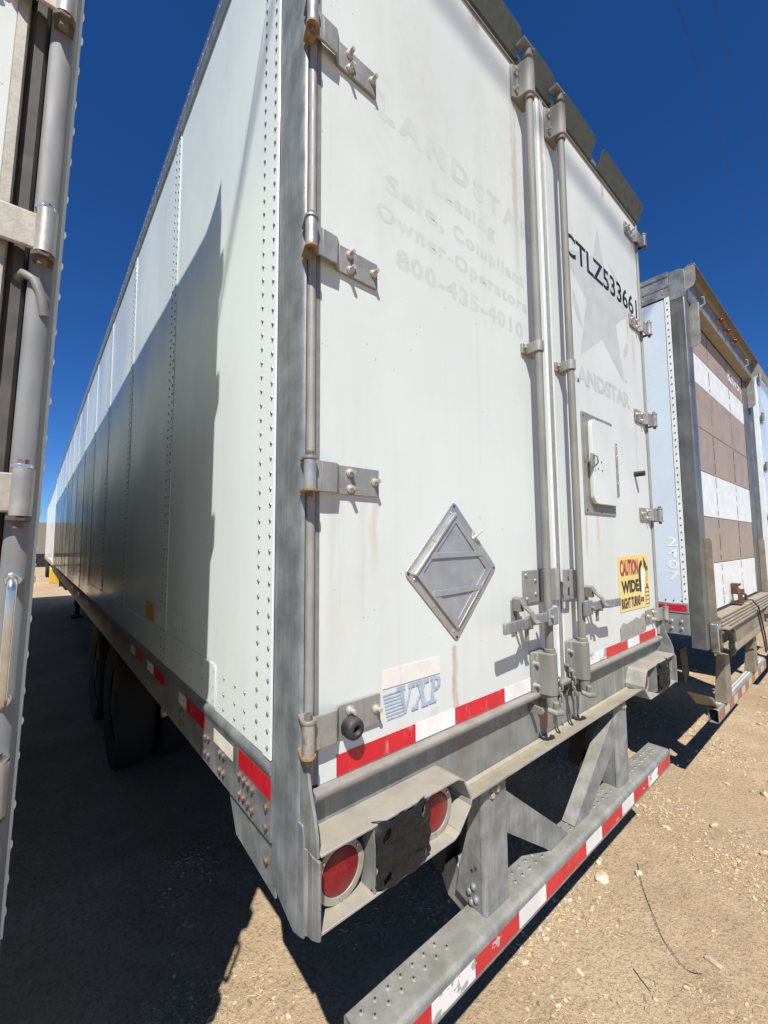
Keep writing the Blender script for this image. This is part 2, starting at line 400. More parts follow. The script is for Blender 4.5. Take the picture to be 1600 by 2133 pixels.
class MB:
    def __init__(s):
        s.v = []
        s.f = []

    def add(s, vs, fs):
        o = len(s.v)
        s.v += [tuple(v) for v in vs]
        s.f += [tuple(i + o for i in f) for f in fs]
        return s

    def box(s, x0, x1, y0, y1, z0, z1):
        vs = [(x0, y0, z0), (x1, y0, z0), (x1, y1, z0), (x0, y1, z0), (x0, y0, z1), (x1, y0, z1), (x1, y1, z1), (x0, y1, z1)]
        return s.add(vs, [(0, 3, 2, 1), (4, 5, 6, 7), (0, 1, 5, 4), (1, 2, 6, 5), (2, 3, 7, 6), (3, 0, 4, 7)])

    def prism(s, poly, ax, a0, a1):
        # polygon of 2-D points extruded along an axis; x: (y,z)  y: (x,z)  z: (x,y)
        def p(q, a):
            return (a, q[0], q[1]) if ax == 'x' else (q[0], a, q[1]) if ax == 'y' else (q[0], q[1], a)
        area = sum(poly[i][0] * poly[(i + 1) % len(poly)][1] - poly[(i + 1) % len(poly)][0] * poly[i][1] for i in range(len(poly)))
        if (area < 0) != (ax == 'y'):
            poly = poly[::-1]
        n = len(poly)
        lo, hi = min(a0, a1), max(a0, a1)
        vs = [p(q, lo) for q in poly] + [p(q, hi) for q in poly]
        fs = [tuple(range(n))[::-1], tuple(range(n, 2 * n))]
        for i in range(n):
            j = (i + 1) % n
            fs.append((i, j, n + j, n + i))
        return s.add(vs, fs)

    def strip(s, prof, ax, a0, a1):
        # open profile (no caps), a folded sheet with no thickness of its own is avoided: use fold() for sheets
        return s

    def fold(s, prof, th, ax, a0, a1):
        # folded sheet of thickness th following an open 2-D profile
        n = len(prof)
        L, Rr = [], []
        for i, q in enumerate(prof):
            d1 = Vector(prof[i]) - Vector(prof[i - 1]) if i > 0 else None
            d2 = Vector(prof[i + 1]) - Vector(prof[i]) if i < n - 1 else None
            d1 = (d1 or d2).normalized()
            d2 = (d2 or d1).normalized()
            n1 = Vector((-d1.y, d1.x))
            n2 = Vector((-d2.y, d2.x))
            b = (n1 + n2).normalized()
            k = th / 2 / max(0.35, b.dot(n1))
            L.append((q[0] + b.x * k, q[1] + b.y * k))
            Rr.append((q[0] - b.x * k, q[1] - b.y * k))
        for i in range(n - 1):
            s.prism([L[i], L[i + 1], Rr[i + 1], Rr[i]], ax, a0, a1)
        return s

    def cyl(s, p0, p1, r0, r1=None, n=16, cap=True):
        r1 = r0 if r1 is None else r1
        p0, p1 = Vector(p0), Vector(p1)
        d = (p1 - p0).normalized()
        a = d.orthogonal().normalized()
        b = d.cross(a)
        vs = []
        for p, r in ((p0, r0), (p1, r1)):
            for i in range(n):
                t = 2 * math.pi * i / n
                vs.append(p + a * math.cos(t) * r + b * math.sin(t) * r)
        fs = [(i, (i + 1) % n, n + (i + 1) % n, n + i) for i in range(n)]
        if cap:
            fs += [tuple(range(n))[::-1], tuple(range(n, 2 * n))]
        return s.add(vs, fs)

    def tube(s, path, r, n=8, closed=False, cap=True):
        P = [Vector(p) for p in path]
        m_ = len(P)
        rings = []
        prev = None
        for i in range(m_):
            if closed:
                d = (P[(i + 1) % m_] - P[i - 1]).normalized()
            else:
                d = (P[min(i + 1, m_ - 1)] - P[max(i - 1, 0)]).normalized()
            if prev is None:
                a = d.orthogonal().normalized()
            else:
                a = (prev - d * prev.dot(d)).normalized()
            prev = a
            b = d.cross(a)
            rr = r[i] if isinstance(r, (list, tuple)) else r
            rings.append([P[i] + (a * math.cos(2 * math.pi * k / n) + b * math.sin(2 * math.pi * k / n)) * rr for k in range(n)])
        vs = [v for ring in rings for v in ring]
        fs = []
        for i in range(m_ if closed else m_ - 1):
            i2 = (i + 1) % m_
            for k in range(n):
                k2 = (k + 1) % n
                fs.append((i * n + k, i * n + k2, i2 * n + k2, i2 * n + k))
        if cap and not closed:
            fs += [tuple(range(n))[::-1], tuple(range((m_ - 1) * n, m_ * n))]
        return s.add(vs, fs)

    def dome(s, c, nrm, r, h, n=10, k=3):
        c, d = Vector(c), Vector(nrm).normalized()
        a = d.orthogonal().normalized()
        b = d.cross(a)
        vs = []
        for j in range(k):
            t = math.pi / 2 * j / k
            for i in range(n):
                q = 2 * math.pi * i / n
                vs.append(c + (a * math.cos(q) + b * math.sin(q)) * r * math.cos(t) + d * h * math.sin(t))
        vs.append(c + d * h)
        fs = []
        for j in range(k - 1):
            for i in range(n):
                i2 = (i + 1) % n
                fs.append((j * n + i, j * n + i2, (j + 1) * n + i2, (j + 1) * n + i))
        for i in range(n):
            fs.append(((k - 1) * n + i, (k - 1) * n + (i + 1) % n, k * n))
        return s.add(vs, fs)

    def disc_ring(s, c, r0, r1, y0, y1, n=28):
        # ring (axis Y) between two radii, used for bezels
        vs, fs = [], []
        for (r, y) in ((r0, y1), (r0, y0), (r1, y0), (r1, y1)):
            for i in range(n):
                t = 2 * math.pi * i / n
                vs.append((c[0] + r * math.cos(t), y, c[1] + r * math.sin(t)))
        for k in range(4):
            k2 = (k + 1) % 4
            for i in range(n):
                i2 = (i + 1) % n
                fs.append((k * n + i, k2 * n + i, k2 * n + i2, k * n + i2))
        return s.add(vs, fs)

    def mesh(s, name, c):
        me = bpy.data.meshes.new(name)
        me.from_pydata([(v[0] - c[0], v[1] - c[1], v[2] - c[2]) for v in s.v], [], s.f)
        me.update()
        bm = bmesh.new()
        bm.from_mesh(me)
        bmesh.ops.recalc_face_normals(bm, faces=bm.faces)
        bm.to_mesh(me)
        bm.free()
        return me

    def build(s, name, mat, parent=None, bevel=0.0, label=None, kind=None, smooth=True, ang=35, seg=2):
        xs, ys, zs = zip(*s.v)
        c = Vector(((min(xs) + max(xs)) / 2, (min(ys) + max(ys)) / 2, (min(zs) + max(zs)) / 2))
        me = s.mesh(name, c)
        me.materials.append(M[mat] if isinstance(mat, str) else mat)
        if smooth:
            for p in me.polygons:
                p.use_smooth = True
            me.set_sharp_from_angle(angle=R_(ang))
        return place(name, me, c, parent, bevel, label, kind, seg)


def place(name, me, c, parent=None, bevel=0.0, label=None, kind=None, seg=2):
    o = bpy.data.objects.new(name, me)
    COL.objects.link(o)
    o.location = c
    ORG[o] = Vector(c)
    if parent is not None:
        o.parent = parent
        o.location = Vector(c) - ORG[parent]
    if bevel:
        b = o.modifiers.new('bevel', 'BEVEL')
        b.width = bevel
        b.segments = seg
        b.limit_method = 'ANGLE'
        b.angle_limit = R_(40)
    if label:
        o['label'] = label
    if kind:
        o['kind'] = kind
    return o


def thing(name, label, cat, loc, group=None):
    o = bpy.data.objects.new(name, None)
    COL.objects.link(o)
    o.location = loc
    o.empty_display_size = 0.2
    ORG[o] = Vector(loc)
    o['label'] = label
    o['category'] = cat
    if group:
        o['group'] = group
    return o


def tag(o, label, cat, group=None):
    o['label'] = label
    o['category'] = cat
    if group:
        o['group'] = group
    return o


SH = {}


def shared(key, fn, mat):
    if key not in SH:
        mb = fn()
        me = mb.mesh(key, (0, 0, 0))
        me.materials.append(M[mat])
        for p in me.polygons:
            p.use_smooth = True
        me.set_sharp_from_angle(angle=R_(35))
        SH[key] = me
    return SH[key]


def text_mb(body, x0, x1, z0, z1, y, side=False, bold=0.0, shear=0.0, spacing=1.0, th=0.0006):
    cu = bpy.data.curves.new('lettering', 'FONT')
    cu.body = body
    cu.size = 1.0
    cu.offset = bold
    cu.shear = shear
    cu.space_character = spacing
    cu.resolution_u = 3
    ob = bpy.data.objects.new('lettering', cu)
    COL.objects.link(ob)
    dg = bpy.context.evaluated_depsgraph_get()
    dg.update()
    me = bpy.data.meshes.new_from_object(ob.evaluated_get(dg))
    vs = [v.co.copy() for v in me.vertices]
    fs = [tuple(p.vertices) for p in me.polygons]
    bpy.data.objects.remove(ob)
    bpy.data.curves.remove(cu)
    bpy.data.meshes.remove(me)
    ax0, ax1 = min(v.x for v in vs), max(v.x for v in vs)
    ay0, ay1 = min(v.y for v in vs), max(v.y for v in vs)
    mb = MB()
    out = []
    for v in vs:
        a = x0 + (v.x - ax0) / (ax1 - ax0) * (x1 - x0)
        b = z0 + (v.y - ay0) / (ay1 - ay0) * (z1 - z0)
        out.append((y, a, b) if side else (a, y, b))
    mb.add(out, fs)
    return mb


def lettering(name, mat, parent, *a, label=None, **k):
    mb = text_mb(*a, **k)
    return mb.build(name, mat, parent, smooth=False, label=label)


# ================================================================== ground
def ground_h(x, y):
    d = math.hypot(x - 1.0, y - 0.5)
    f = 1.0 / (1.0 + (d / 9.0) ** 2)
    n = mnoise.noise(Vector((x * 0.55, y * 0.55, 3.1))) * 0.02 + mnoise.noise(Vector((x * 2.3, y * 2.3, 7.7))) * 0.009
    n += mnoise.noise(Vector((x * 9, y * 9, 1.7))) * 0.0055 + mnoise.noise(Vector((x * 23, y * 23, 4.4))) * 0.0016
    return n * f


def axis_pts(c, near, step, far):
    pts = [0.0]
    s = step
    while pts[-1] < far:
        if pts[-1] > near:
            s *= 1.22
        pts.append(pts[-1] + s)
    return [c - p for p in pts[:0:-1]] + [c + p for p in pts]


gx = axis_pts(2.0, 2.6, 0.022, 900)
gy = axis_pts(0.2, 1.7, 0.022, 900)
gv = [(x, y, ground_h(x, y)) for y in gy for x in gx]
nx = len(gx)
gf = [(j * nx + i, j * nx + i + 1, (j + 1) * nx + i + 1, (j + 1) * nx + i) for j in range(len(gy) - 1) for i in range(nx - 1)]
gme = bpy.data.meshes.new('ground')
gme.from_pydata(gv, [], gf)
gme.materials.append(M['ground'])
for p in gme.polygons:
    p.use_smooth = True
ground = place('ground', gme, (0, 0, 0), kind='structure')
ground['label'] = 'dry tan dirt yard with scattered pebbles'

# ================================================================== main trailer
W = 2.59
H = 4.12
L = 16.15
T = thing('semi_trailer', 'white box semi trailer with diamond placard frame and black number on its rear doors', 'trailer', (W / 2, L / 2, 0))

# --- side panels, seam strips, rivets (left side, facing the gap)
PZ0, PZ1 = 1.235, 4.02
seams = [0.155 + 1.2192 * k for k in range(14)]


def side_panel(y0, y1, x=0.0, z0=PZ0, z1=PZ1, ny=8, nz=22, amp=0.0036, seed=0.0, parent=None, mat='side', flip=False):
    vs, fs = [], []
    for j in range(nz + 1):
        z = z0 + (z1 - z0) * j / nz
        for i in range(ny + 1):
            y = y0 + (y1 - y0) * i / ny
            e = min(1, 5 * min(i / ny, 1 - i / ny)) * min(1, 8 * min(j / nz, 1 - j / nz))
            dx = (mnoise.noise(Vector((y * 1.4, z * 1.1, seed))) * amp + mnoise.noise(Vector((y * 4, z * 2.1, seed + 9))) * amp * 0.25) * e
            vs.append((x + (-dx if not flip else dx), y, z))
    for j in range(nz):
        for i in range(ny):
            a = j * (ny + 1) + i
            fs.append((a, a + ny + 1, a + ny + 2, a + 1) if not flip else (a, a + 1, a + ny + 2, a + ny + 1))
    n0 = len(vs)
    # back face so that the panel has thickness
    t = 0.012 if not flip else -0.012
    vs += [(x + t, y0, z0), (x + t, y1, z0), (x + t, y1, z1), (x + t, y0, z1)]
    fs.append((n0, n0 + 1, n0 + 2, n0 + 3) if not flip else (n0 + 3, n0 + 2, n0 + 1, n0))
    mb = MB()
    mb.v, mb.f = vs, fs
    xs, ys, zs = zip(*vs)
    c = Vector(((min(xs) + max(xs)) / 2, (min(ys) + max(ys)) / 2, (min(zs) + max(zs)) / 2))
    me = bpy.data.meshes.new('side_panel')
    me.from_pydata([Vector(v) - c for v in vs], [], fs)
    me.materials.append(M[mat])
    for p in me.polygons:
        p.use_smooth = True
    me.set_sharp_from_angle(angle=R_(40))
    return place('side_panel', me, c, parent)


for k in range(13):
    side_panel(seams[k] + 0.002, seams[k + 1] - 0.002, seed=k * 3.3, parent=T)
for k in range(14):
    mb = MB()
    ys = seams[k]
    wd = 0.048
    x0 = -0.0028
    if k == 0:
        mb.prism([(0.148, x0), (0.262, x0), (0.262, 0.008), (0.148, 0.008)][::1], 'z', PZ0, PZ1) if False else mb.box(x0, -0.0005, 0.147, 0.262, PZ0 + 0.002, PZ1)
        mb.box(-0.0065, x0 - 0.0003, 0.147, 0.196, PZ0 + 0.002, PZ1)
    else:
        mb.box(x0, -0.0005, ys - wd, ys + wd, PZ0 + 0.002, PZ1)
    st = mb.build('seam_strip', 'side', T, bevel=0.001)
    rv = MB()
    rows = ((0.166, -0.0065), (0.246, -0.0028)) if k == 0 else ((ys - 0.032, x0), (ys + 0.032, x0))
    step = 0.044 if k < 4 else 0.1
    for (yy, xx) in rows:
        z = PZ0 + 0.03
        while z < PZ1 - 0.02:
            rv.dome((xx, yy, z + random.uniform(-.001, .001)), (-1, 0, 0), 0.0066, 0.0045, 8 if k < 2 else 6, 2)
            z += step
    rv.build('rivet_rows', 'rivet', st, kind='stuff')
# lower panel stiffener rivets near the rear corner
rv = MB()
for yy in (0.34, 0.42, 0.52, 0.62, 0.75, 0.9, 1.05, 1.2):
    for i, z in enumerate((1.262, 1.305, 1.355)):
        rv.dome((-0.001, yy, z + 0.004 * i), (-1, 0, 0), 0.0055, 0.004, 7, 2)
rv.build('rivet_rows', 'rivet', T, kind='stuff')
sb = MB()
pl = [(0.60, 1.243), (0.60, 1.372), (0.606, 1.384), (0.62, 1.389), (5.2, 1.389), (5.2, 1.243)]
sb.prism(pl, 'x', -0.0031, -0.001)
sb.build('lower_scuff_band', 'side', T, bevel=0.001)
# right side, plain
for k in range(13):
    side_panel(seams[k] + 0.002, seams[k + 1] - 0.002, x=W, ny=2, nz=2, parent=T, flip=True)
# top rail and roof
mb = MB()
mb.prism([(-0.010, 4.012), (-0.014, 4.03), (-0.007, 4.036), (-0.007, 4.052), (-0.013, 4.06), (-0.013, 4.074), (-0.006, 4.08), (-0.006, 4.104), (-0.012, 4.112), (0.0, 4.122), (0.05, 4.122), (0.05, 4.012)], 'y', 0.147, L)
rail = mb.build('top_rail', 'alu', T)
rv = MB()
y = 0.2
while y < 9:
    for z in (4.044, 4.092):
        rv.dome((-0.0068, y, z), (-1, 0, 0), 0.0075, 0.006, 7, 2)
    y += 0.075
rv.build('rivet_rows', 'alu', rail, kind='stuff')
mb = MB()
mb.prism([(W + 0.010, 4.012), (W + 0.012, 4.112), (W, 4.122), (W - 0.05, 4.122), (W - 0.05, 4.012)], 'y', 0.147, L)
mb.build('top_rail', 'alu', T)
MB().box(0.051, W - 0.051, 0.03, L - 0.002, 4.085, 4.105).build('roof', 'alu', T)
MB().box(0.0, W, L + 0.001, L + 0.03, 1.05, 4.118).build('front_wall', 'side', T)
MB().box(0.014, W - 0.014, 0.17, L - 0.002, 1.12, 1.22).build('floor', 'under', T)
# bottom rail on both sides
for xs, sg in ((0.0, -1), (W, 1)):
    mb = MB()
    prof = [(xs + sg * 0.003, 1.030), (xs + sg * 0.003, 1.195), (xs + sg * 0.009, 1.205), (xs + sg * 0.009, 1.222), (xs + sg * 0.001, 1.2335), (xs - sg * 0.03, 1.2335), (xs - sg * 0.03, 1.030)]
    mb.prism(prof, 'y', 0.148, L)
    br = mb.build('bottom_rail', 'galv', T)
    if sg < 0:
        RAIL = br
for y0, y1 in ((0.150, 0.372), (0.70, 0.936), (1.304, 1.544), (1.845, 2.05), (2.46, 2.71), (3.07, 3.31), (3.68, 3.92), (4.9, 5.14), (6.1, 6.34), (7.3, 7.54), (9.8, 10.05), (12.2, 12.45), (15.0, 15.25)):
    MB().box(-0.0042, -0.0034, y0, y1, 1.135, 1.188).build('reflective_tape', 'redtape', RAIL, label='red reflective tape on the lower side rail')
for y0, y1 in ((0.936, 1.05), (1.544, 1.70), (2.05, 2.2)):
    MB().box(-0.0042, -0.0034, y0, y1, 1.138, 1.185).build('reflective_tape', 'whitetape', RAIL)
MB().box(-0.0042, -0.0034, 0.42, 0.60, 1.133, 1.176).build('serial_plate', 'label', RAIL)


def rbolt():
    mb = MB()
    mb.dome((0, 0, 0), (-1, 0, 0), 0.0125, 0.0035, 12, 2)
    mb.cyl((-0.0025, 0, 0), (-0.010, 0, 0), 0.0085, 0.0078, 6)
    return mb


for (yy, zz) in ((0.68, 1.122), (0.648, 1.126), (0.53, 1.12), (0.494, 1.124), (0.358, 1.118), (0.324, 1.117), (0.292, 1.118), (0.261, 1.117),
                 (0.355, 1.065), (0.326, 1.067), (0.293, 1.065), (0.262, 1.062), (0.68, 1.068), (0.645, 1.07), (0.53, 1.066), (0.495, 1.068), (0.170, 1.112), (0.170, 1.062),
                 (0.98, 1.12), (1.01, 1.12), (0.98, 1.07), (1.01, 1.07)):
    place('rail_bolt', shared('rail_bolt', rbolt, 'rustbolt'), (-0.0032, yy, zz), RAIL)
# mud plate below the rail with a rusty bolt
mp = MB().prism([(0.50, 1.028), (0.42, 0.909), (0.147, 0.885), (0.147, 1.028)], 'x', 0.012, 0.018).build('corner_gusset_plate', 'galv', T, bevel=0.001)
place('gusset_bolt', shared('rail_bolt', rbolt, 'rustbolt'), (0.0115, 0.194, 0.957), mp)
# stickers on the shaded side
yb = MB().box(-0.0016, -0.0010, 1.60, 1.80, 1.402, 1.50).build('hazard_sticker', 'yellow2', T, label='yellow sticker low on the shaded side wall')
MB().box(-0.0016, -0.0010, 1.45, 1.56, 1.402, 1.47).build('paper_sticker', 'strip', T)
MB().box(-0.0016, -0.0010, 1.00, 1.20, 1.44, 1.50).build('paper_sticker', 'strip', T)

# --- corner posts (left one in full detail, right mirrored)
for sg, xo in ((1, 0.0), (-1, W)):
    X = lambda a: xo + sg * a
    mb = MB()
    # bent section: side flange, rounded corner, rear lip, inner return  (x,y)
    prof = [(X(0.0), 0.146), (X(0.0), 0.030), (X(0.0), 0.012), (X(0.004), 0.004), (X(0.010), 0.0), (X(0.013), 0.006), (X(0.018), 0.03), (X(0.018), 0.146)]
    mb.prism(prof, 'z', 0.936, 4.11)
    post = mb.build('corner_post', 'galv', T, bevel=0.0012)
    # lower end of the post: wider, cut at an angle, with rear-facing channel
    mb = MB()
    mb.prism([(0.146, 0.935), (0.146, 1.1495), (-0.012, 1.1495), (-0.020, 1.12), (-0.020, 0.905), (0.0, 0.897), (0.030, 0.889), (0.09, 0.912)], 'x', X(0.0012), X(0.0075))
    mb.build('post_foot_plate', 'galv', T, bevel=0.0025)
    mb = MB()
    # vertical rib with folded lip rising beside the bottom hinge, in two folds
    for (qa, qb) in (((0.0035, -0.0205), (0.0085, -0.032)), ((0.0085, -0.032), (0.0045, -0.060)), ((0.0045, -0.060), (0.007, -0.084))):
        n0 = len(mb.v)
        zb_ = lambda y_: 0.912 - 0.42 * (y_ + 0.02)
        for (xx_, yy_) in (qa, qb):
            for dx_ in (-0.0035, 0.0035):
                mb.v += [(X(xx_ + dx_), yy_, zb_(yy_)), (X(xx_ + dx_), yy_, 1.104)]
        a_ = n0
        mb.f += [(a_, a_ + 1, a_ + 5, a_ + 4), (a_ + 2, a_ + 6, a_ + 7, a_ + 3), (a_ + 1, a_ + 3, a_ + 7, a_ + 5), (a_, a_ + 4, a_ + 6, a_ + 2), (a_, a_ + 2, a_ + 3, a_ + 1), (a_ + 4, a_ + 5, a_ + 7, a_ + 6)]
    mb.build('post_foot_channel', 'galvdust', T, bevel=0.0015)
    mb = MB()
    mb.prism([(-0.020, 1.318), (-0.012, 1.33), (0.006, 1.318), (0.010, 1.105), (-0.075, 1.105), (-0.072, 1.15), (-0.060, 1.19), (-0.040, 1.235)], 'x', X(0.004), X(0.012))
    mb.build('hinge_guard_plate', 'galvdust', T, bevel=0.0015)

# --- hinge side edge mouldings of the doors
for sg, xo in ((1, 0.0), (-1, W)):
    X = lambda a: xo + sg * a
    mb = MB()
    pts = []
    for i in range(9):
        t = math.pi * i / 8
        pts.append((X(0.0265 - 0.012 * math.cos(t)), 0.004 - 0.014 * math.sin(t)))
    pts += [(X(0.0385), 0.05), (X(0.0145), 0.05)]
    mb.prism(pts, 'z', 1.228, 3.985)
    mb.build('door_edge_moulding', 'moulding', T)
    MB().box(min(X(0.0388), X(0.051)), max(X(0.0388), X(0.051)), -0.0015, 0.05, 1.222, 3.985).build('edge_seal', 'gasket', T)

# --- doors
DZ0, DZ1 = 1.216, 3.985


def door_skin(x0, x1):
    nx_, nz_ = 18, 40
    vs, fs = [], []
    for j in range(nz_ + 1):
        for i in range(nx_ + 1):
            x, z = x0 + (x1 - x0) * i / nx_, DZ0 + (DZ1 - DZ0) * j / nz_
            e = min(1, 6 * min(i / nx_, 1 - i / nx_)) * min(1, 8 * min(j / nz_, 1 - j / nz_))
            d = (mnoise.noise(Vector((x * 1.7, z * 1.3, 2.0))) * 0.0012) * e
            vs.append((x, max(0, d) * 0.3, z))
    for j in range(nz_):
        for i in range(nx_):
            a = j * (nx_ + 1) + i
            fs.append((a, a + 1, a + nx_ + 2, a + nx_ + 1))
    mb = MB()
    mb.v, mb.f = vs, fs
    mb.add([(x0, 0.045, DZ0), (x1, 0.045, DZ0), (x1, 0.045, DZ1), (x0, 0.045, DZ1)], [(3, 2, 1, 0)])
    # edges
    mb.add([(x0, 0, DZ0), (x0, 0.045, DZ0), (x0, 0.045, DZ1), (x0, 0, DZ1)], [(0, 3, 2, 1)])
    mb.add([(x1, 0, DZ0), (x1, 0.045, DZ0), (x1, 0.045, DZ1), (x1, 0, DZ1)], [(0, 1, 2, 3)])
    mb.add([(x0, 0, DZ0), (x1, 0, DZ0), (x1, 0.045, DZ0), (x0, 0.045, DZ0)], [(0, 3, 2, 1)])
    xs, ys, zs = zip(*mb.v)
    c = Vector(((x0 + x1) / 2, 0.02, (DZ0 + DZ1) / 2))
    me = bpy.data.meshes.new('rear_door')
    me.from_pydata([Vector(v) - c for v in mb.v], [], mb.f)
    me.materials.append(M['door'])
    for p in me.polygons:
        p.use_smooth = True
    me.set_sharp_from_angle(angle=R_(40))
    return place('rear_door', me, c, T)


DL = door_skin(0.0515, 1.262)
DR = door_skin(1.330, W - 0.0515)
DL['label'] = 'left rear door with faded lettering and diamond placard frame'
DR['label'] = 'right rear door with black number and pale star'
# centre seal between the doors
MB().box(1.2625, 1.283, -0.002, 0.04, 1.205, 3.985).build('centre_edge_strip', 'strip', T, bevel=0.002)
MB().box(1.3095, 1.3295, -0.002, 0.04, 1.205, 3.985).build('centre_edge_strip', 'strip', T, bevel=0.002)
mb = MB()
mb.prism([(1.2835, 0.03), (1.2835, -0.003), (1.289, -0.008), (1.296, 0.002), (1.303, -0.008), (1.309, -0.003), (1.309, 0.03)], 'z', 1.19, 3.985)
mb.build('centre_seal', 'gasket', T)
MB().box(0.052, W - 0.052, 0.046, 0.06, 1.22, 3.98).build('door_core', 'gasket', T)

MB().box(0.052, W - 0.052, 0.0605, 0.12, 1.19, 1.32).build('light_leak_blocker', 'under', T)  # unseen block added behind the doors to stop sun leaking through below them

# --- lettering
YT = -0.00025
lettering('faded_lettering', 'ghost', DL, 'LANDSTAR', 0.262, 1.165, 3.163, 3.255, YT, bold=0.05, spacing=1.45)
lettering('faded_lettering', 'ghost', DL, 'Leasing', 0.506, 0.880, 3.03, 3.112, YT, bold=0.04, spacing=1.2)
lettering('faded_lettering', 'ghost', DL, 'Safe,', 0.290, 0.565, 2.912, 2.992, YT, bold=0.04, spacing=1.2)
lettering('faded_lettering', 'ghost', DL, 'Compliant', 0.612, 1.092, 2.912, 2.992, YT, bold=0.04, spacing=1.2)
lettering('faded_lettering', 'ghost', DL, 'Owner-Operators', 0.250, 1.110, 2.800, 2.878, YT, bold=0.04, spacing=1.2)
lettering('faded_lettering', 'ghost', DL, '800-435-4010', 0.330, 1.072, 2.690, 2.760, YT, bold=0.045, spacing=1.15)
lettering('number_lettering', 'blackprint', DR, 'CTLZ533661', 1.495, 2.508, 3.297, 3.428, YT - 0.0004, bold=0.018)
lettering('logo_lettering', 'ghost2', DR, 'LANDSTAR', 1.515, 2.292, 2.630, 2.730, YT, bold=0.05)
mb = MB()
star = [(1.917, 3.640), (1.989, 3.440), (2.40, 3.300), (2.126, 3.126), (2.214, 2.782), (1.912, 2.963), (1.631, 2.791), (1.725, 3.132), (1.440, 3.300), (1.845, 3.431)]
cx, cz = 1.917, 3.17
vs = [(cx, YT, cz)] + [(x, YT, z) for x, z in star]
mb.add(vs, [(0, 1 + (i + 1) % 10, 1 + i) for i in range(10)])
mb.build('star_logo', 'ghost2', DR, smooth=False)
for a0, a1 in ((-12, 74), (188, 222), (-42, -18)):
    mb = MB()
    n = 18
    for i in range(n + 1):
        t = R_(a0 + (a1 - a0) * i / n)
        wd = 0.022 * math.sin(math.pi * i / n) + 0.003
        for rr in (0.355 - wd, 0.355 + wd):
            mb.v.append((1.945 + rr * math.cos(t) * 1.05, YT - 0.0004, 3.17 + rr * math.sin(t) * 0.92))
    mb.f = [(2 * i, 2 * i + 1, 2 * i + 3, 2 * i + 2) for i in range(n)]
    mb.build('logo_ring', 'ghost2', DR, smooth=False)
MB().box(2.22, 2.26, YT - 0.0004, YT, 2.795, 2.812).build('logo_mark', 'ghost2', DR)

# label and striped VXP emblem
lb = MB().prism([(0.262, 1.452), (0.500, 1.450), (0.502, 1.398), (0.260, 1.400)], 'y', -0.0022, -0.0008).build('paper_label', 'label', DL)
mb = MB()
for i in range(8):
    z = 1.383 - i * 0.0098
    x1 = [0.322, 0.326, 0.330, 0.333, 0.336, 0.339, 0.342, 0.345][i]
    mb.prism([(0.262 + i * 0.002, z), (x1, z), (x1, z - 0.0042), (0.262 + i * 0.002, z - 0.0042)], 'y', -0.0018, -0.0008)
    if 1 < i < 7:
        pass
mb.build('emblem_stripes', 'vxp', DL, kind='stuff')


def letter(polys):
    mb = MB()
    for k, pl in enumerate(polys):
        mb.prism(pl, 'y', -0.0027 - 0.0002 * k, -0.0020)
    mb.build('emblem_letter', 'vxp', DL)


zt, zb = 1.392, 1.314
letter([[(0.322, zt), (0.340, zt), (0.350, zb), (0.343, zb)], [(0.369, zt), (0.377, zt), (0.350, zb), (0.344, zb)],
        [(0.314, zt + .002), (0.347, zt + .002), (0.347, zt - .010), (0.314, zt - .010)], [(0.361, zt + .002), (0.387, zt + .002), (0.387, zt - .010), (0.361, zt - .010)]])
letter([[(0.397, zt), (0.414, zt), (0.437, zb), (0.420, zb)], [(0.432, zt), (0.440, zt), (0.388, zb), (0.379, zb)],
        [(0.391, zt + .002), (0.420, zt + .002), (0.420, zt - .010), (0.391, zt - .010)], [(0.425, zt + .002), (0.448, zt + .002), (0.448, zt - .010), (0.425, zt - .010)],
        [(0.372, zb + .010), (0.400, zb + .010), (0.400, zb), (0.372, zb)], [(0.414, zb + .010), (0.443, zb + .010), (0.443, zb), (0.414, zb)]])
letter([[(0.463, zt), (0.479, zt), (0.469, zb), (0.453, zb)], [(0.455, zt + .002), (0.482, zt + .002), (0.482, zt - .009), (0.455, zt - .009)],
        [(0.446, zb + .010), (0.480, zb + .010), (0.480, zb), (0.446, zb)],
        [(0.478, zt + .001), (0.492, zt), (0.502, zt - .012), (0.501, zt - .028), (0.490, zt - .040), (0.472, zt - .043), (0.472, zt - .034), (0.484, zt - .031), (0.489, zt - .022), (0.488, zt - .012), (0.480, zt - .008)]])

# reflective tape along the door bottoms
for (x0, x1, mt, nm) in ((0.105, 0.388, 'redtape', 'red'), (0.3885, 0.5695, 'whitetape', 'white'), (0.570, 0.853, 'redtape', 'red'), (0.8535, 1.036, 'whitetape', 'white')):
    MB().box(x0, x1, -0.0020, -0.0008, 1.219, 1.271).build('reflective_tape', mt, DL, label=nm + ' reflective tape strip along the door bottom')
for (x0, x1, mt, nm) in ((1.56, 1.762, 'peelwhite', 'peeling white'), (1.7625, 2.05, 'redtape', 'red'), (2.0505, 2.228, 'whitetape', 'white'), (2.2285, 2.505, 'redtape', 'red')):
    MB().box(x0, x1, -0.0020, -0.0008, 1.219, 1.268).build('reflective_tape', mt, DR, label=nm + ' reflective tape strip along the door bottom')
gp = [(1.960, 1.262), (1.957, 1.340)]
for i in range(13):
    gp.append((1.975 + i * 0.030, 1.352 + 0.012 * math.sin(i * 1.9) * (i % 2) + 0.002 * i))
gp += [(2.346, 1.30), (2.340, 1.279)]
MB().prism(gp, 'y', -0.0032, -0.0022).build('worn_decal', 'greypatch', DR)

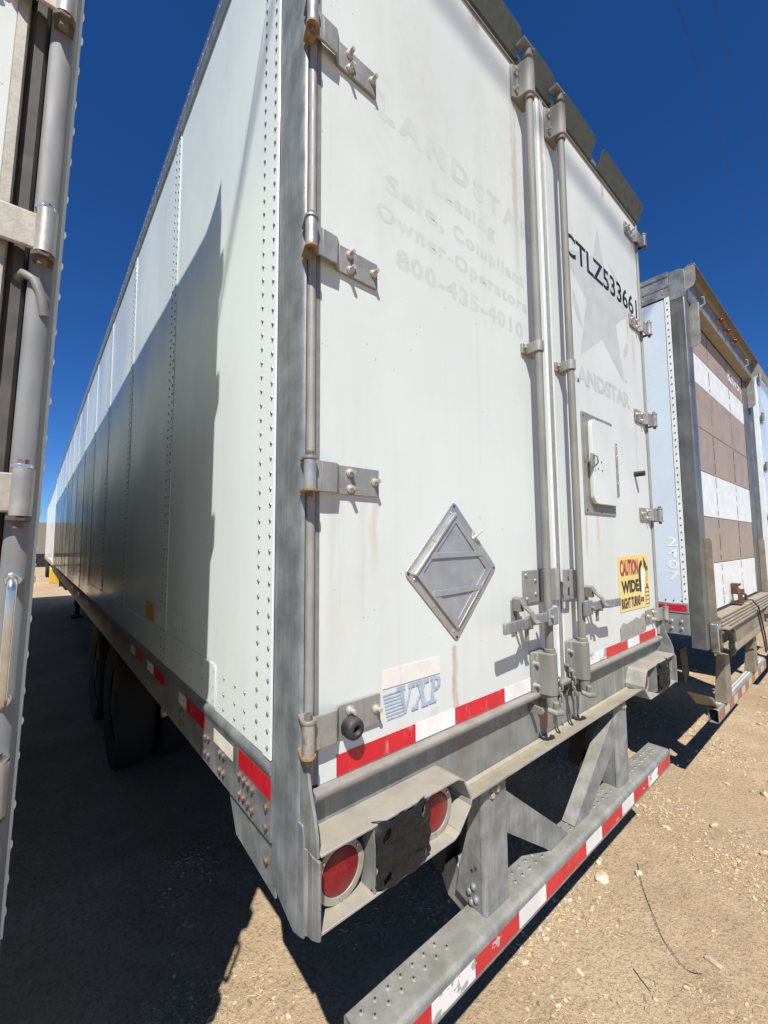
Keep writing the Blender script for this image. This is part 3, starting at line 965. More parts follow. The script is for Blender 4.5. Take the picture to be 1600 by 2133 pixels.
# caution sticker
CS = MB().prism([(1.970, 1.730), (2.438, 1.733), (2.432, 1.416), (1.971, 1.424)], 'y', -0.0028, -0.0010).build('caution_sticker', 'yellow', T, label='yellow caution wide right turns sticker')
YC = -0.0036
lettering('sign_lettering', 'signred', CS, 'CAUTION', 1.990, 2.262, 1.618, 1.712, YC, bold=0.045)
lettering('sign_lettering', 'blackprint', CS, 'WIDE', 2.000, 2.262, 1.520, 1.592, YC, bold=0.05)
lettering('sign_lettering', 'blackprint', CS, 'RIGHT TURNS', 1.992, 2.275, 1.436, 1.496, YC, bold=0.04)
mb = MB()
arc = []
for i in range(9):
    t = math.pi - math.pi * 0.42 * i / 8
    arc.append((2.345 + 0.062 * math.cos(t), 1.632 + 0.058 * math.sin(t)))
mb.fold([(2.283, 1.515)] + arc, 0.030, 'y', YC - 0.0004, YC)
mb.build('sign_arrow', 'blackprint', CS)
MB().prism([(2.352, 1.722), (2.404, 1.672), (2.362, 1.650)], 'y', YC - 0.0004, YC).build('sign_arrow_head', 'blackprint', CS)
MB().prism([(2.305, 1.478), (2.330, 1.478), (2.380, 1.640), (2.325, 1.652), (2.305, 1.600)], 'y', YC - 0.0004, YC).build('sign_truck', 'signwhite', CS)
MB().prism([(2.376, 1.560), (2.418, 1.572), (2.420, 1.638), (2.396, 1.648)], 'y', YC - 0.0003, YC).build('sign_cab', 'yellow2', CS)
mb = MB()
for (x, z) in ((2.293, 1.470), (2.322, 1.470), (2.398, 1.545), (2.386, 1.650), (2.412, 1.652)):
    mb.box(x - 0.009, x + 0.009, YC - 0.0009, YC - 0.0005, z - 0.016, z + 0.012)
for i in range(5):
    mb.box(2.366, 2.422, YC - 0.0009, YC - 0.0005, 1.432 + i * 0.024, 1.4355 + i * 0.024)
mb.box(2.364, 2.3665, YC - 0.0009, YC - 0.0005, 1.43, 1.54)
mb.box(2.422, 2.4245, YC - 0.0009, YC - 0.0005, 1.43, 1.54)
mb.build('sign_truck_detail', 'blackprint', CS)

# --- hinges
HZ = [1.357 + 0.628 * k for k in range(5)]


def hinge_bolt():
    mb = MB()
    mb.cyl((0, 0, 0), (0, -0.004, 0), 0.0125, 0.0125, 16)
    mb.dome((0, -0.004, 0), (0, -1, 0), 0.0105, 0.006, 12, 3)
    mb.cyl((0, -0.008, 0), (0, -0.024, 0), 0.0068, 0.0062, 10)
    return mb


for sg, xo in ((1, 0.0), (-1, W)):
    for k, z in enumerate(HZ):
        X = lambda a: xo + sg * a
        mb = MB()
        # strap: from barrel, stepping down onto the door skin
        mb.fold([(X(0.004), -0.026), (X(0.040), -0.028), (X(0.085), -0.027), (X(0.106), -0.0065), (X(0.245), -0.0065)], 0.007, 'z', z - 0.039, z + 0.039)
        hg = mb.build('hinge', 'strap', T, bevel=0.001)
        low = (k == 0)
        MB().cyl((X(0.0), -0.040, z - 0.036), (X(0.0), -0.040, z + 0.036), 0.0155, n=20).build('hinge_barrel', 'knuckle', hg)
        # two ears on the post holding the pin
        for dz in (-0.040, 0.040):
            mb = MB()
            pl = []
            for i in range(9):
                t = -math.pi * i / 8
                pl.append((X(0.0 + 0.0185 * math.cos(t)), -0.040 + 0.0185 * math.sin(t)))
            pl += [(X(-0.0045) if sg > 0 else X(0.02), 0.0045), (X(0.02) if sg > 0 else X(-0.0045), 0.0045)]
            mb.prism(pl, 'z', z + dz - 0.0035, z + dz + 0.0035)
            mb.build('hinge_ear', 'rustyring' if dz < 0 else 'strap', hg, bevel=0.0008)
        MB().cyl((X(0), -0.040, z - 0.058), (X(0), -0.040, z - 0.0437), 0.0085, n=6).build('pin_nut', 'rustbolt' if k != 0 else 'rustyring', hg)
        MB().cyl((X(0), -0.040, z + 0.0437), (X(0), -0.040, z + 0.056), 0.0105, 0.0095, n=8).build('pin_head', 'rustbolt', hg)
        bl = ((0.141, 0.021), (0.143, -0.023), (0.228, 0.003))
        for bi, (bx, bz) in enumerate(bl):
            if low and sg > 0 and bi == 1:
                continue
            place('hinge_bolt', shared('hinge_bolt', hinge_bolt, 'bolt'), (X(bx), -0.0102, z + bz), hg)
        if low and sg > 0:
            # black rubber bumper on the lowest left hinge
            prof = []
            st = MB()
            n = 24
            cx_, cz_ = 0.137, z - 0.018
            rings = [(0.019, -0.010), (0.026, -0.012), (0.0285, -0.025), (0.027, -0.040), (0.022, -0.047), (0.012, -0.048), (0.009, -0.045), (0.008, -0.030), (0.0, -0.030)]
            for (r, y) in rings:
                for i in range(n):
                    t = 2 * math.pi * i / n
                    st.v.append((cx_ + r * math.cos(t), y, cz_ + r * math.sin(t)))
            for a in range(len(rings) - 1):
                for i in range(n):
                    i2 = (i + 1) % n
                    st.f.append((a * n + i, (a + 1) * n + i, (a + 1) * n + i2, a * n + i2))
            st.build('rubber_bumper', 'rubber', hg, ang=50, label='black round rubber bumper on the lowest left hinge')

# door stop tube on right door
mb = MB()
mb.cyl((2.302, -0.001, 2.228), (2.302, -0.055, 2.228), 0.0165, 0.0165, 16)
mb.build('rubber_bumper', 'rubber', T)

# --- placard frame (diamond)
PC = (0.583, 1.720)


def dia(u, v):      # u along down-right axis, v along up-right axis, from the diamond centre (in half-side units of metres)
    s2 = math.sqrt(0.5)
    return (PC[0] + (u + v) * s2, PC[1] + (v - u) * s2)


hs_ = 0.1665
mb = MB()
pts = []
for (a, b) in ((1, 1), (1, -1), (-1, -1), (-1, 1)):
    r = 0.016
    for i in range(5):
        t = {(1, 1): 90, (1, -1): 0, (-1, -1): -90, (-1, 1): 180}[(a, b)] - 90 * i / 4
        pts.append(dia(a * (hs_ - r) + r * math.cos(R_(t)), b * (hs_ - r) + r * math.sin(R_(t))))
mb.prism(pts, 'y', -0.005, -0.001)
PF = mb.build('placard_holder', 'alu', T, bevel=0.0008, label='diamond-shaped metal placard holder on the left door')
ih = 0.133
mb = MB()
mb.prism([dia(-ih, -ih), dia(ih, -ih), dia(ih, ih), dia(-ih, ih)], 'y', -0.0085, -0.0055)
mb.build('placard_panel', 'placard', PF)
for (p0, p1, bw, y1) in (((-ih - .004, -ih - .012), (-ih - .004, ih + .004), 0.008, -0.018), ((-ih, ih + .0035), (ih, ih + .0035), 0.006, -0.0125),
                         ((ih + .003, ih), (ih + .003, -ih), 0.006, -0.014), ((ih, -ih - .003), (-ih, -ih - .003), 0.008, -0.014)):
    a, b = Vector(dia(*p0)), Vector(dia(*p1))
    d = (b - a).normalized()
    nn = Vector((-d.y, d.x)) * bw / 2
    MB().prism([tuple(a + nn), tuple(b + nn), tuple(b - nn), tuple(a - nn)], 'y', y1, -0.0052).build('placard_flange', 'alu', PF, bevel=0.001)
for zz, xa, xb, dz in ((1.772, 0.455, 0.727, 0.0), (1.650, 0.464, 0.712, 0.003)):
    MB().prism([(xa, zz - 0.010), (xa, zz + 0.010), (xb, zz + 0.012 + dz), (xb, zz - 0.006 + dz)], 'y', -0.0145, -0.0088).build('placard_crossbar', 'placard', PF, bevel=0.0012)
# flap frame around the cut-outs, standing a little proud of the panel
fw = 0.019
for (p0, p1) in (((-ih, -ih + fw / 2), (ih, -ih + fw / 2)), ((ih - fw / 2, -ih + fw), (ih - fw / 2, ih)), ((ih - fw, ih - fw / 2), (-ih, ih - fw / 2)), ((-ih + fw / 2, ih - fw), (-ih + fw / 2, -ih + fw))):
    a, b = Vector(dia(*p0)), Vector(dia(*p1))
    d = (b - a).normalized()
    nn = Vector((-d.y, d.x)) * fw / 2
    MB().prism([tuple(a + nn), tuple(b + nn), tuple(b - nn), tuple(a - nn)], 'y', -0.0125, -0.0088).build('placard_flap_edge', 'placard', PF, bevel=0.0006)


def small_rivet():
    return MB().dome((0, 0, 0), (0, -1, 0), 0.0048, 0.004, 9, 3)


for (u, v) in ((-.15, -.148), (-.15, 0.0), (-.15, .125), (.15, -.125), (.15, 0.01), (.148, .135), (-.125, -.152), (0, -.152), (.13, -.152), (0.0, .152)):
    q = dia(u, v)
    place('placard_rivet', shared('small_rivet', small_rivet, 'chrome'), (q[0], -0.0052, q[1]), PF)
for (u, v) in ((-.154, .154), (.154, .154), (-.156, -.156), (.156, -.156)):
    q = dia(u, v)
    place('placard_screw', shared('small_rivet_d', small_rivet, 'under'), (q[0], -0.0052, q[1]), PF)
lt = MB()
q = dia(-0.01, 0.150)
lt.prism([(q[0] - 0.012, q[1] - 0.012), (q[0] + 0.004, q[1] + 0.018), (q[0] + 0.012, q[1] + 0.012), (q[0] + 0.002, q[1] - 0.016)], 'y', -0.0075, -0.0052)
lt.cyl((q[0] - 0.008, -0.010, q[1] - 0.006), (q[0] + 0.020, -0.030, q[1] + 0.022), 0.005, 0.004, 8)
lt.cyl((q[0], -0.0052, q[1]), (q[0], -0.016, q[1]), 0.006, 0.005, 10)
lt.build('placard_latch', 'bolt', PF)

# --- vent door on the right door


def rrect(x0, x1, z0, z1, r, n=5):
    p = []
    for (cx_, cz_, a) in ((x1 - r, z1 - r, 0), (x0 + r, z1 - r, 90), (x0 + r, z0 + r, 180), (x1 - r, z0 + r, 270)):
        for i in range(n):
            t = R_(a + 90 * i / (n - 1))
            p.append((cx_ + r * math.cos(t), cz_ + r * math.sin(t)))
    return p


VF = MB().prism(rrect(1.588, 1.972, 1.957, 2.482, 0.006), 'y', -0.006, -0.001).build('vent_frame', 'strap', T, bevel=0.001, label='riveted metal vent frame on the right door')
MB().prism(rrect(1.634, 1.950, 1.995, 2.455, 0.055), 'y', -0.009, -0.0062).build('vent_seal', 'gasket', VF)
VD = MB().prism(rrect(1.645, 1.950, 2.008, 2.449, 0.042), 'y', -0.030, -0.0095).build('vent_door', 'door', VF, bevel=0.002)
MB().box(1.932, 1.953, -0.036, -0.0302, 2.06, 2.36).build('vent_hinge', 'strap', VF, bevel=0.002)
for i in range(6):
    place('vent_rivet', shared('small_rivet', small_rivet, 'chrome'), (1.9425, -0.0362, 2.08 + i * 0.052), VF)
for (x, z) in ((1.608, 2.462), (1.78, 2.470), (1.955, 2.466), (1.61, 1.975), (1.78, 1.970), (1.955, 1.975), (1.607, 2.22)):
    place('vent_rivet', shared('small_rivet_d', small_rivet, 'under'), (x, -0.0062, z), VF)
mb = MB()
mb.box(1.612, 1.645, -0.040, -0.0302, 2.19, 2.26)
mb.tube([(1.622, -0.036, 2.255), (1.640, -0.052, 2.245), (1.652, -0.052, 2.215), (1.66, -0.034, 2.20)], 0.004, 6)
mb.build('vent_latch', 'strap', VF, bevel=0.001)
for (x, z) in ((1.70, 2.235), (1.745, 2.23), (1.70, 2.19), (1.75, 2.185)):
    place('vent_rivet', shared('small_rivet_d', small_rivet, 'under'), (x, -0.0302, z), VF)

# --- lock rods
for xr, hside in ((1.093, -1), (1.383, 1)):
    yr = -0.056
    mb = MB()
    mb.cyl((xr, yr, 1.20), (xr, yr, 4.03), 0.0165, n=20)
    rod = mb.build('lock_rod', 'rod', T, label='vertical galvanised lock rod, ' + ('left' if hside < 0 else 'right') + ' of the door seam')
    # guide in the middle
    mb = MB()
    pl = []
    for i in range(9):
        t = -math.pi * i / 8
        pl.append((xr + 0.023 * math.cos(t), yr + 0.023 * math.sin(t)))
    pl += [(xr - 0.023, -0.0115), (xr - 0.048, -0.0115), (xr - 0.048, -0.001), (xr + 0.048, -0.001), (xr + 0.048, -0.0115), (xr + 0.023, -0.0115)]
    mb.prism(pl, 'z', 2.62, 2.665)
    mb.cyl((xr - 0.036, -0.0115, 2.642), (xr - 0.036, -0.026, 2.642), 0.007, n=8)
    mb.build('rod_guide', 'strap', rod, bevel=0.002)
    # bearing sleeves at both ends
    for (z0, z1) in ((1.205, 1.372), (3.80, 3.965)):
        mb = MB()
        pl = []
        for i in range(11):
            t = -math.pi * i / 10
            pl.append((xr + 0.029 * math.cos(t), yr + 0.027 * math.sin(t)))
        pl += [(xr - 0.035, -0.02), (xr - 0.058, -0.013), (xr - 0.062, -0.001), (xr + 0.048, -0.001), (xr + 0.046, -0.013), (xr + 0.034, -0.02)]
        mb.prism(pl, 'z', z0, z1)
        sl_ = mb.build('rod_bearing', 'rod', rod, bevel=0.006, seg=3)
        MB().cyl((xr, yr, z1 if z0 < 2 else z0 - 0.018), (xr, yr, z1 + 0.016 if z0 < 2 else z0), 0.0225, n=20).build('rod_collar', 'rod' if z0 < 2 else 'rustbolt', rod, bevel=0.002)
    for zz in (1.245, 1.33, 3.84, 3.925):
        for sx in (-0.048, 0.041):
            mb = MB()
            mb.cyl((xr + sx, -0.010, zz), (xr + sx, -0.020, zz), 0.0105, 0.0095, 8)
            mb.cyl((xr + sx, -0.020, zz), (xr + sx, -0.036, zz), 0.006, n=8)
            mb.build('bearing_bolt', 'bolt', rod)
    # lower cam hooks and keepers
    mb = MB()
    mb.cyl((xr, yr, 1.150), (xr, yr, 1.205), 0.020, 0.024, 14)
    mb.tube([(xr - 0.042, yr - 0.004, 1.160), (xr - 0.026, yr - 0.032, 1.150), (xr + 0.004, yr - 0.038, 1.146), (xr + 0.034, yr - 0.022, 1.140)], [0.010, 0.012, 0.012, 0.009], 8)
    mb.cyl((xr - 0.012, yr - 0.022, 1.160), (xr - 0.012, yr - 0.026, 1.186), 0.010, 0.012, 10)
    mb.build('cam_hook', 'rod', rod, bevel=0.002)
    for (ka, kb) in ((-0.046, -0.038), (0.038, 0.046)):
        MB().prism([(0.0175, 1.165), (-0.040, 1.160), (-0.048, 1.148), (-0.040, 1.134), (0.0175, 1.128)], 'x', xr + ka, xr + kb).build('cam_keeper', 'rod', rod, bevel=0.002)
    mb = MB()
    mb.cyl((xr, yr, 3.985), (xr, yr, 4.045), 0.024, 0.018, 14)
    mb.prism([(xr - 0.055, 4.022), (xr + 0.012, 4.028), (xr + 0.014, 4.040), (xr - 0.058, 4.036)], 'y', -0.078, -0.035)
    mb.tube([(xr + 0.028, yr - 0.02, 4.035), (xr + 0.035, yr, 4.06), (xr + 0.01, yr + 0.02, 4.065)], 0.008, 7)
    mb.build('cam_hook', 'rod', rod, bevel=0.002)
    # handle with bracket and keeper on the door
    zh = 1.518
    sgn = hside
    mb = MB()
    mb.box(xr - 0.021, xr + 0.021, yr - 0.032, yr - 0.0168, zh - 0.034, zh + 0.034)
    mb.box(min(xr + sgn * 0.018, xr + sgn * 0.05), max(xr + sgn * 0.018, xr + sgn * 0.05), yr - 0.032, yr - 0.024, zh - 0.032, zh + 0.032)
    mb.cyl((xr + sgn * 0.036, yr - 0.045, zh), (xr + sgn * 0.036, yr + 0.01, zh), 0.008, n=10)
    mb.build('handle_hub', 'galv', rod, bevel=0.003)
    mb = MB()
    q = [(xr + sgn * 0.030, yr - 0.018), (xr + sgn * 0.155, yr - 0.016), (xr + sgn * 0.195, yr - 0.022), (xr + sgn * 0.225, yr - 0.036), (xr + sgn * (0.372 if sgn < 0 else 0.335), yr - 0.040)]
    mb.fold(q, 0.012, 'z', zh - 0.019, zh + 0.019)
    mb.build('handle', 'galv', rod, bevel=0.003)
    mb = MB()
    xk = xr + sgn * 0.165
    mb.box(xk - 0.018, xk + 0.018, -0.006, -0.001, zh - 0.062, zh + 0.072)
    mb.prism([(xk - 0.012, zh + 0.03), (xk + 0.012, zh + 0.03), (xk + 0.016, zh + 0.075), (xk, zh + 0.086), (xk - 0.014, zh + 0.078)], 'y', -0.040, -0.006)
    mb.fold([(-0.034, zh + 0.082), (-0.052, zh + 0.052), (-0.080, zh + 0.030), (-0.092, zh + 0.004), (-0.108, zh - 0.006)], 0.008, 'x', xk - 0.013, xk + 0.013)
    mb.tube([(xk, -0.008, zh - 0.030), (xk, -0.055, zh - 0.026), (xk, -0.082, zh - 0.022)], 0.007, 7)
    mb.box(xk - 0.006, xk + 0.010, -0.060, -0.050, zh - 0.080, zh - 0.028)
    mb.cyl((xk + 0.004, -0.040, zh + 0.062), (xk + 0.03, -0.040, zh + 0.062), 0.006, n=8)
    mb.build('handle_keeper', 'rod', rod, bevel=0.0015)
    mb = MB()
    mb.tube([(xk + 0.02, -0.03, zh - 0.032), (xk + 0.035, -0.05, zh - 0.028), (xk + 0.045, -0.045, zh - 0.04), (xk + 0.03, -0.03, zh - 0.045)], 0.0025, 6, closed=True)
    mb.build('keeper_clip', 'rod', rod)

# --- anti-rack plates across the seam
AP = MB().box(0.997, 1.262, -0.0085, -0.0022, 1.566, 1.699).build('lock_bar_plate', 'strap', T, bevel=0.002, label='riveted lock bar plate across the door seam')
mb = MB()
mb.fold([(1.118, -0.012), (1.245, -0.012), (1.258, -0.020), (1.268, -0.020)], 0.005, 'z', 1.562, 1.697)
mb.build('lock_bar_cover', 'strap', AP, bevel=0.001)


def keyhole_plate(x0, x1, y0, y1, z0, z1, slots):
    # plate with vertical slots: built from bars around the openings
    mb = MB()
    xs = (slots[0][0], slots[0][1])
    mb.box(x0, xs[0], y0, y1, z0, z1)
    mb.box(xs[1], x1, y0, y1, z0, z1)
    zc = z0
    for (_, _, a, b) in slots:
        mb.box(xs[0] + 0.0002, xs[1] - 0.0002, y0 + 0.0003, y1 - 0.0003, zc, a)
        zc = b
    mb.box(xs[0] + 0.0002, xs[1] - 0.0002, y0 + 0.0003, y1 - 0.0003, zc, z1)
    return mb


keyhole_plate(1.2685, 1.352, -0.040, -0.034, 1.560, 1.692, ((1.302, 1.322, 1.575, 1.612), (1.302, 1.322, 1.640, 1.682))).build('lock_bar_eye', 'strap', AP, bevel=0.001)
MB().fold([(1.352, -0.037), (1.365, -0.024), (1.372, -0.010)], 0.005, 'z', 1.560, 1.690).build('lock_bar_fold', 'strap', AP)
keyhole_plate(1.418, 1.512, -0.0125, -0.0065, 1.555, 1.682, ((1.475, 1.494, 1.57, 1.61), (1.475, 1.494, 1.632, 1.672))).build('lock_bar_eye', 'strap', AP, bevel=0.001)
MB().box(1.345, 1.4175, -0.0112, -0.0022, 1.556, 1.684).build('lock_bar_plate_end', 'strap', AP, bevel=0.001)


def plate_rivet():
    return MB().dome((0, 0, 0), (0, -1, 0), 0.009, 0.006, 12, 3)


for (x, z) in ((1.015, 1.680), (1.085, 1.655), (1.018, 1.585), (1.085, 1.60)):
    place('plate_rivet', shared('plate_rivet', plate_rivet, 'strap'), (x, -0.0086, z), AP)

# --- chains by the seam


def link(c, ax_u, ax_v, lu, lv, r, n=14):
    mb = MB()
    pts = []
    for i in range(n):
        t = 2 * math.pi * i / n
        cu, su = math.cos(t), math.sin(t)
        e = 0.6
        pts.append(Vector(c) + Vector(ax_u) * (abs(cu) ** e * (1 if cu > 0 else -1)) * lu + Vector(ax_v) * (abs(su) ** e * (1 if su > 0 else -1)) * lv)
    mb.tube(pts, r, 6, closed=True)
    return mb


for (x, tilt) in ((1.206, 0.25), (1.322, 0.3)):
    mb = MB()
    mb.cyl((x - 0.006, -0.001, 1.268), (x - 0.006, -0.026, 1.268), 0.009, 0.008, 8)
    mb.tube([(x - 0.006, -0.02, 1.266), (x - 0.012, -0.034, 1.250), (x + 0.004, -0.036, 1.236)], 0.0045, 7)
    ch = mb.build('seal_chain', 'rod', T, label='short steel chain hanging beside the door seam')
    z = 1.228
    for i in range(5):
        if i % 2:
            mb = link((x + 0.004 * math.sin(i * 2.0), -0.036, z), (0.15, 0.95, 0.1), (0.05, 0, 1), 0.0100, 0.0170, 0.0036)
        else:
            mb = link((x + 0.005 * math.cos(i), -0.036, z), (0.93, 0.3, 0.15), (-0.1, 0, 1), 0.0100, 0.0170, 0.0036)
        mb.build('chain_link', 'rod', ch)
        z -= 0.0205
    link((x + 0.008, -0.037, 1.098), (0.9, 0.35, 0), (0.03, 0, 1), 0.0155, 0.046, 0.0042, 18).build('chain_link', 'rod', ch)

# --- rear header with tilted visor plates
mb = MB()
mb.prism([(-0.004, 3.992), (-0.012, 4.004), (-0.012, 4.03), (0.004, 4.05), (0.004, 4.088), (0.08, 4.088), (0.08, 3.992)], 'x', 0.0195, W - 0.0195)
HD = mb.build('rear_header', 'dark', T, bevel=0.001)
MB().box(0.019, W - 0.019, -0.008, 0.045, 3.9855, 3.9915).build('header_seal', 'gasket', T)
for (x0, x1) in ((0.03, 0.50), (0.56, 1.065), (1.165, 1.365), (1.465, 1.835), (1.930, 2.585)):
    nseg = 8
    prof = [(-0.0135, 4.010), (-0.020, 4.040), (-0.030, 4.072), (-0.044, 4.094), (-0.047, 4.097), (-0.050, 4.094), (-0.0355, 4.069), (-0.0255, 4.038), (-0.0185, 4.007)]
    mb = MB()
    rc = 0.022
    outl = [(x0, 0.0), (x1, 0.0)]
    for i in range(6):
        t = R_(90 * i / 5)
        outl.append((x1 - rc + rc * math.cos(t), 1.0 - (rc / 0.11) * (1 - math.sin(t))))
    for i in range(6):
        t = R_(90 + 90 * i / 5)
        outl.append((x0 + rc + rc * math.cos(t), 1.0 - (rc / 0.11) * (1 - math.sin(t))))
    no = len(outl)
    for off in (0.0, 0.004):
        for (ax_, t) in outl:
            mb.v.append((ax_, -0.014 - 0.040 * t - 0.004 * math.sin(t * 3.14) + off, 4.004 + 0.108 * t))
    mb.f = [tuple(range(no)), tuple(range(no, 2 * no))[::-1]] + [(i, (i + 1) % no, no + (i + 1) % no, no + i) for i in range(no)]
    mb.build('visor_plate', 'visor', HD, bevel=0.001)
for x in (1.868, 1.90):
    MB().box(x - 0.012, x + 0.012, -0.014, -0.0122, 4.008, 4.028).build('header_tab', 'strap', HD)
for xo, sg in ((0.0, 1), (W, -1)):
    MB().box(min(xo, xo + sg * 0.019), max(xo, xo + sg * 0.019), 0.147, 0.16, 4.0, 4.11).build('corner_cap', 'galv', T)

# --- rear sill: rounded nose, web, bottom flange
mb = MB()
nose = [(0.05, 1.2145), (-0.014, 1.2145), (-0.0235, 1.2115), (-0.0268, 1.204), (-0.0245, 1.195), (-0.016, 1.187), (0.0, 1.1842), (0.05, 1.1842)]
mb.prism(nose, 'x', 0.030, W - 0.030)
mb.build('sill_nose', 'gasket', T, ang=60)
mb = MB()
mb.box(0.02, W - 0.02, 0.018, 0.030, 0.992, 1.1838)
SW = mb.build('rear_sill', 'sill', T)
mb = MB()
mb.fold([(0.017, 1.006), (0.004, 0.998), (-0.012, 1.000), (-0.055, 1.010), (-0.063, 1.013)], 0.007, 'x', 0.545, W - 0.545)
mb.build('sill_flange', 'sill', T, bevel=0.001)
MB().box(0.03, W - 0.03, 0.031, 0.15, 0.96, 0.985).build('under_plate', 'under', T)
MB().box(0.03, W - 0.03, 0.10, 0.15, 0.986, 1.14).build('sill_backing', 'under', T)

# --- tail light boxes
for sg, xo in ((1, 0.0), (-1, W)):
    X = lambda a: xo + sg * a
    # folded shelf: bottom, slanted inner end, top
    mb = MB()
    mb.fold([(X(0.012), 0.947), (X(0.466), 0.947), (X(0.490), 0.957), (X(0.545), 1.012), (X(0.548), 1.030), (X(0.515), 1.095), (X(0.490), 1.108), (X(0.012), 1.111)], 0.006, 'y', -0.080, 0.0175)
    tb = mb.build('tail_light_box', 'boxdust', T, bevel=0.0012, label=('left' if sg > 0 else 'right') + ' tail light box under the rear sill')
    bx = sorted((X(0.03), X(0.545)))
    MB().prism([(X(0.013), 0.951), (X(0.465), 0.951), (X(0.540), 1.02), (X(0.495), 1.104), (X(0.013), 1.107)], 'y', 0.009, 0.0165).build('box_back_plate', 'galvdust', tb)
    for xd in (0.166, 0.345):
        bx = sorted((X(xd), X(xd + 0.006)))
        MB().box(bx[0], bx[1], -0.078, 0.0085, 0.951, 1.107).build('box_divider', 'galvdust', tb, bevel=0.001)
    for ci, xc in enumerate((0.092, 0.430)):
        MB().disc_ring((X(xc), 1.022 if False else 1.012), 0.0, 0.0, 0, 0, 3) if False else None
        bz = MB()
        bz.disc_ring((X(xc), 1.020), 0.055, 0.0715, -0.040, 0.0085, 36)
        lamp = bz.build('tail_lamp', 'bezel', tb, bevel=0.0015)
        ln = MB()
        n, rr = 36, 0.0547
        ln.dome((X(xc), -0.037, 1.020), (0, -1, 0), rr, 0.007, n, 4)
        ln.build('lamp_lens', 'red_lens', lamp)
        rb = MB()
        for (dx, dz) in ((0.0, -0.063), (0.05, 0.040), (-0.05, 0.040)):
            rb.dome((X(xc + dx), -0.040, 1.020 + dz), (0, -1, 0), 0.005, 0.004, 8, 2)
        rb.build('lamp_screws', 'chrome', lamp)
    # wrinkled black plastic over the middle bay
    vs, fs = [], []
    nxp, nzp = 56, 56
    rnd = random.Random(11 + sg)
    for j in range(nzp + 1):
        for i in range(nxp + 1):
            u, v = i / nxp, j / nzp
            x = 0.1655 + 0.188 * u
            z = 0.955 + 0.158 * v
            e = min(1, 7 * min(u, 1 - u, v, 1 - v))
            wr = mnoise.noise(Vector((u * 3 + sg * 3, v * 4, 1.0))) * 0.006 + (0.5 - abs(mnoise.noise(Vector((u * 7 + v * 2, v * 5 - u * 2, 5.0 + sg))))) * 0.011 + (0.5 - abs(mnoise.noise(Vector((u * 15, v * 8 + u * 4, 2.0 + sg))))) * 0.005
            crn = (abs(u - 0.5) * 2) ** 6 * (abs(v - 0.5) * 2) ** 6
            edge = 0.006 * math.sin(v * 21 + u * 5) * (1 - e)
            vs.append((X(x + edge * 0.5), -0.086 - wr * (0.3 + 0.7 * e) + crn * 0.025, z + 0.004 * math.sin(u * 17) * (1 - e)))
    for j in range(nzp):
        for i in range(nxp):
            a = j * (nxp + 1) + i
            cu, cv = (i + .5) / nxp, (j + .5) / nzp
            # torn openings near the corners
            hole = False
            for (hu, hv, ru, rv, sk) in ((0.16, 0.80, 0.055, 0.10, 0.9), (0.87, 0.86, 0.05, 0.09, 1.2), (0.17, 0.17, 0.05, 0.10, 1.0), (0.90, 0.17, 0.05, 0.09, 0.8)):
                du, dv = cu - hu, cv - hv
                du2 = du - dv * 0.45 * sk
                if (du2 / ru) ** 2 + (dv / rv) ** 2 < 1:
                    hole = True
            if not hole:
                fs.append((a, a + 1, a + nxp + 2, a + nxp + 1))
    mb = MB()
    mb.v, mb.f = vs, fs
    pb = mb.build('plastic_cover', 'bag', tb, ang=60, label='torn wrinkled black plastic covering the middle of the light box')
    sm = pb.modifiers.new('thickness', 'SOLIDIFY')
    sm.thickness = 0.003
    sm.offset = 1

# --- underride guard: uprights, braces, bumper
BZ0, BZ1 = 0.482, 0.580
BY0, BY1 = -0.062, 0.050
BX0, BX1 = 0.165, W - 0.165
mb = MB()
r = 0.014
prof = []
prof.append((BY1, BZ0 + 0.02))
prof.append((BY1, BZ1 - 0.004))
prof.append((BY1 - 0.004, BZ1))
for i in range(6):
    t = R_(90 + 90 * i / 5)
    prof.append((BY0 + r + r * math.cos(t), BZ1 - r + r * math.sin(t)))
for i in range(6):
    t = R_(180 + 90 * i / 5)
    prof.append((BY0 + r + r * math.cos(t), BZ0 + r + r * math.sin(t)))
prof.append((BY1 - 0.03, BZ0))
mb.fold(prof, 0.005, 'x', BX0, BX1)
BP = mb.build('rear_bumper', 'galvdust', T, ang=50, label='galvanised rear underride bumper with step tread and striped tape')


def bump_ring():
    mb = MB()
    n = 12
    for (r_, z) in ((0.0088, 0.0), (0.0066, 0.0030), (0.0036, 0.0034)):
        for i in range(n):
            t = 2 * math.pi * i / n
            mb.v.append((r_ * math.cos(t), r_ * math.sin(t), z))
    for k in range(2):
        for i in range(n):
            i2 = (i + 1) % n
            mb.f.append((k * n + i, k * n + i2, (k + 1) * n + i2, (k + 1) * n + i))
    return mb


def bump_hole():
    mb = MB()
    n = 10
    mb.v = [(0.0037 * math.cos(2 * math.pi * i / n), 0.0037 * math.sin(2 * math.pi * i / n), 0.0033) for i in range(n)]
    mb.f = [tuple(range(n))]
    return mb


tr = shared('tread_bump', bump_ring, 'galvdust')
th_ = shared('tread_hole', bump_hole, 'under')
tr.materials.append(M['under'])
bmx = bmesh.new()
bmx.from_mesh(tr)
nv = [bmx.verts.new((0.0037 * math.cos(2 * math.pi * i / 10), 0.0037 * math.sin(2 * math.pi * i / 10), 0.0031)) for i in range(10)]
fc = bmx.faces.new(nv)
fc.material_index = 1
bmx.to_mesh(tr)
bmx.free()
x = 0.20
while x < BX1 - 0.03:
    for (yy, dx) in ((0.025, 0.0), (-0.005, 0.0235)):
        xx = x + dx
        if not (0.52 < xx < 0.835 or 1.75 < xx < 1.95) and xx < BX1 - 0.02:
            place('tread_bump', tr, (xx, yy, BZ1 + 0.0024), BP)
    x += 0.047
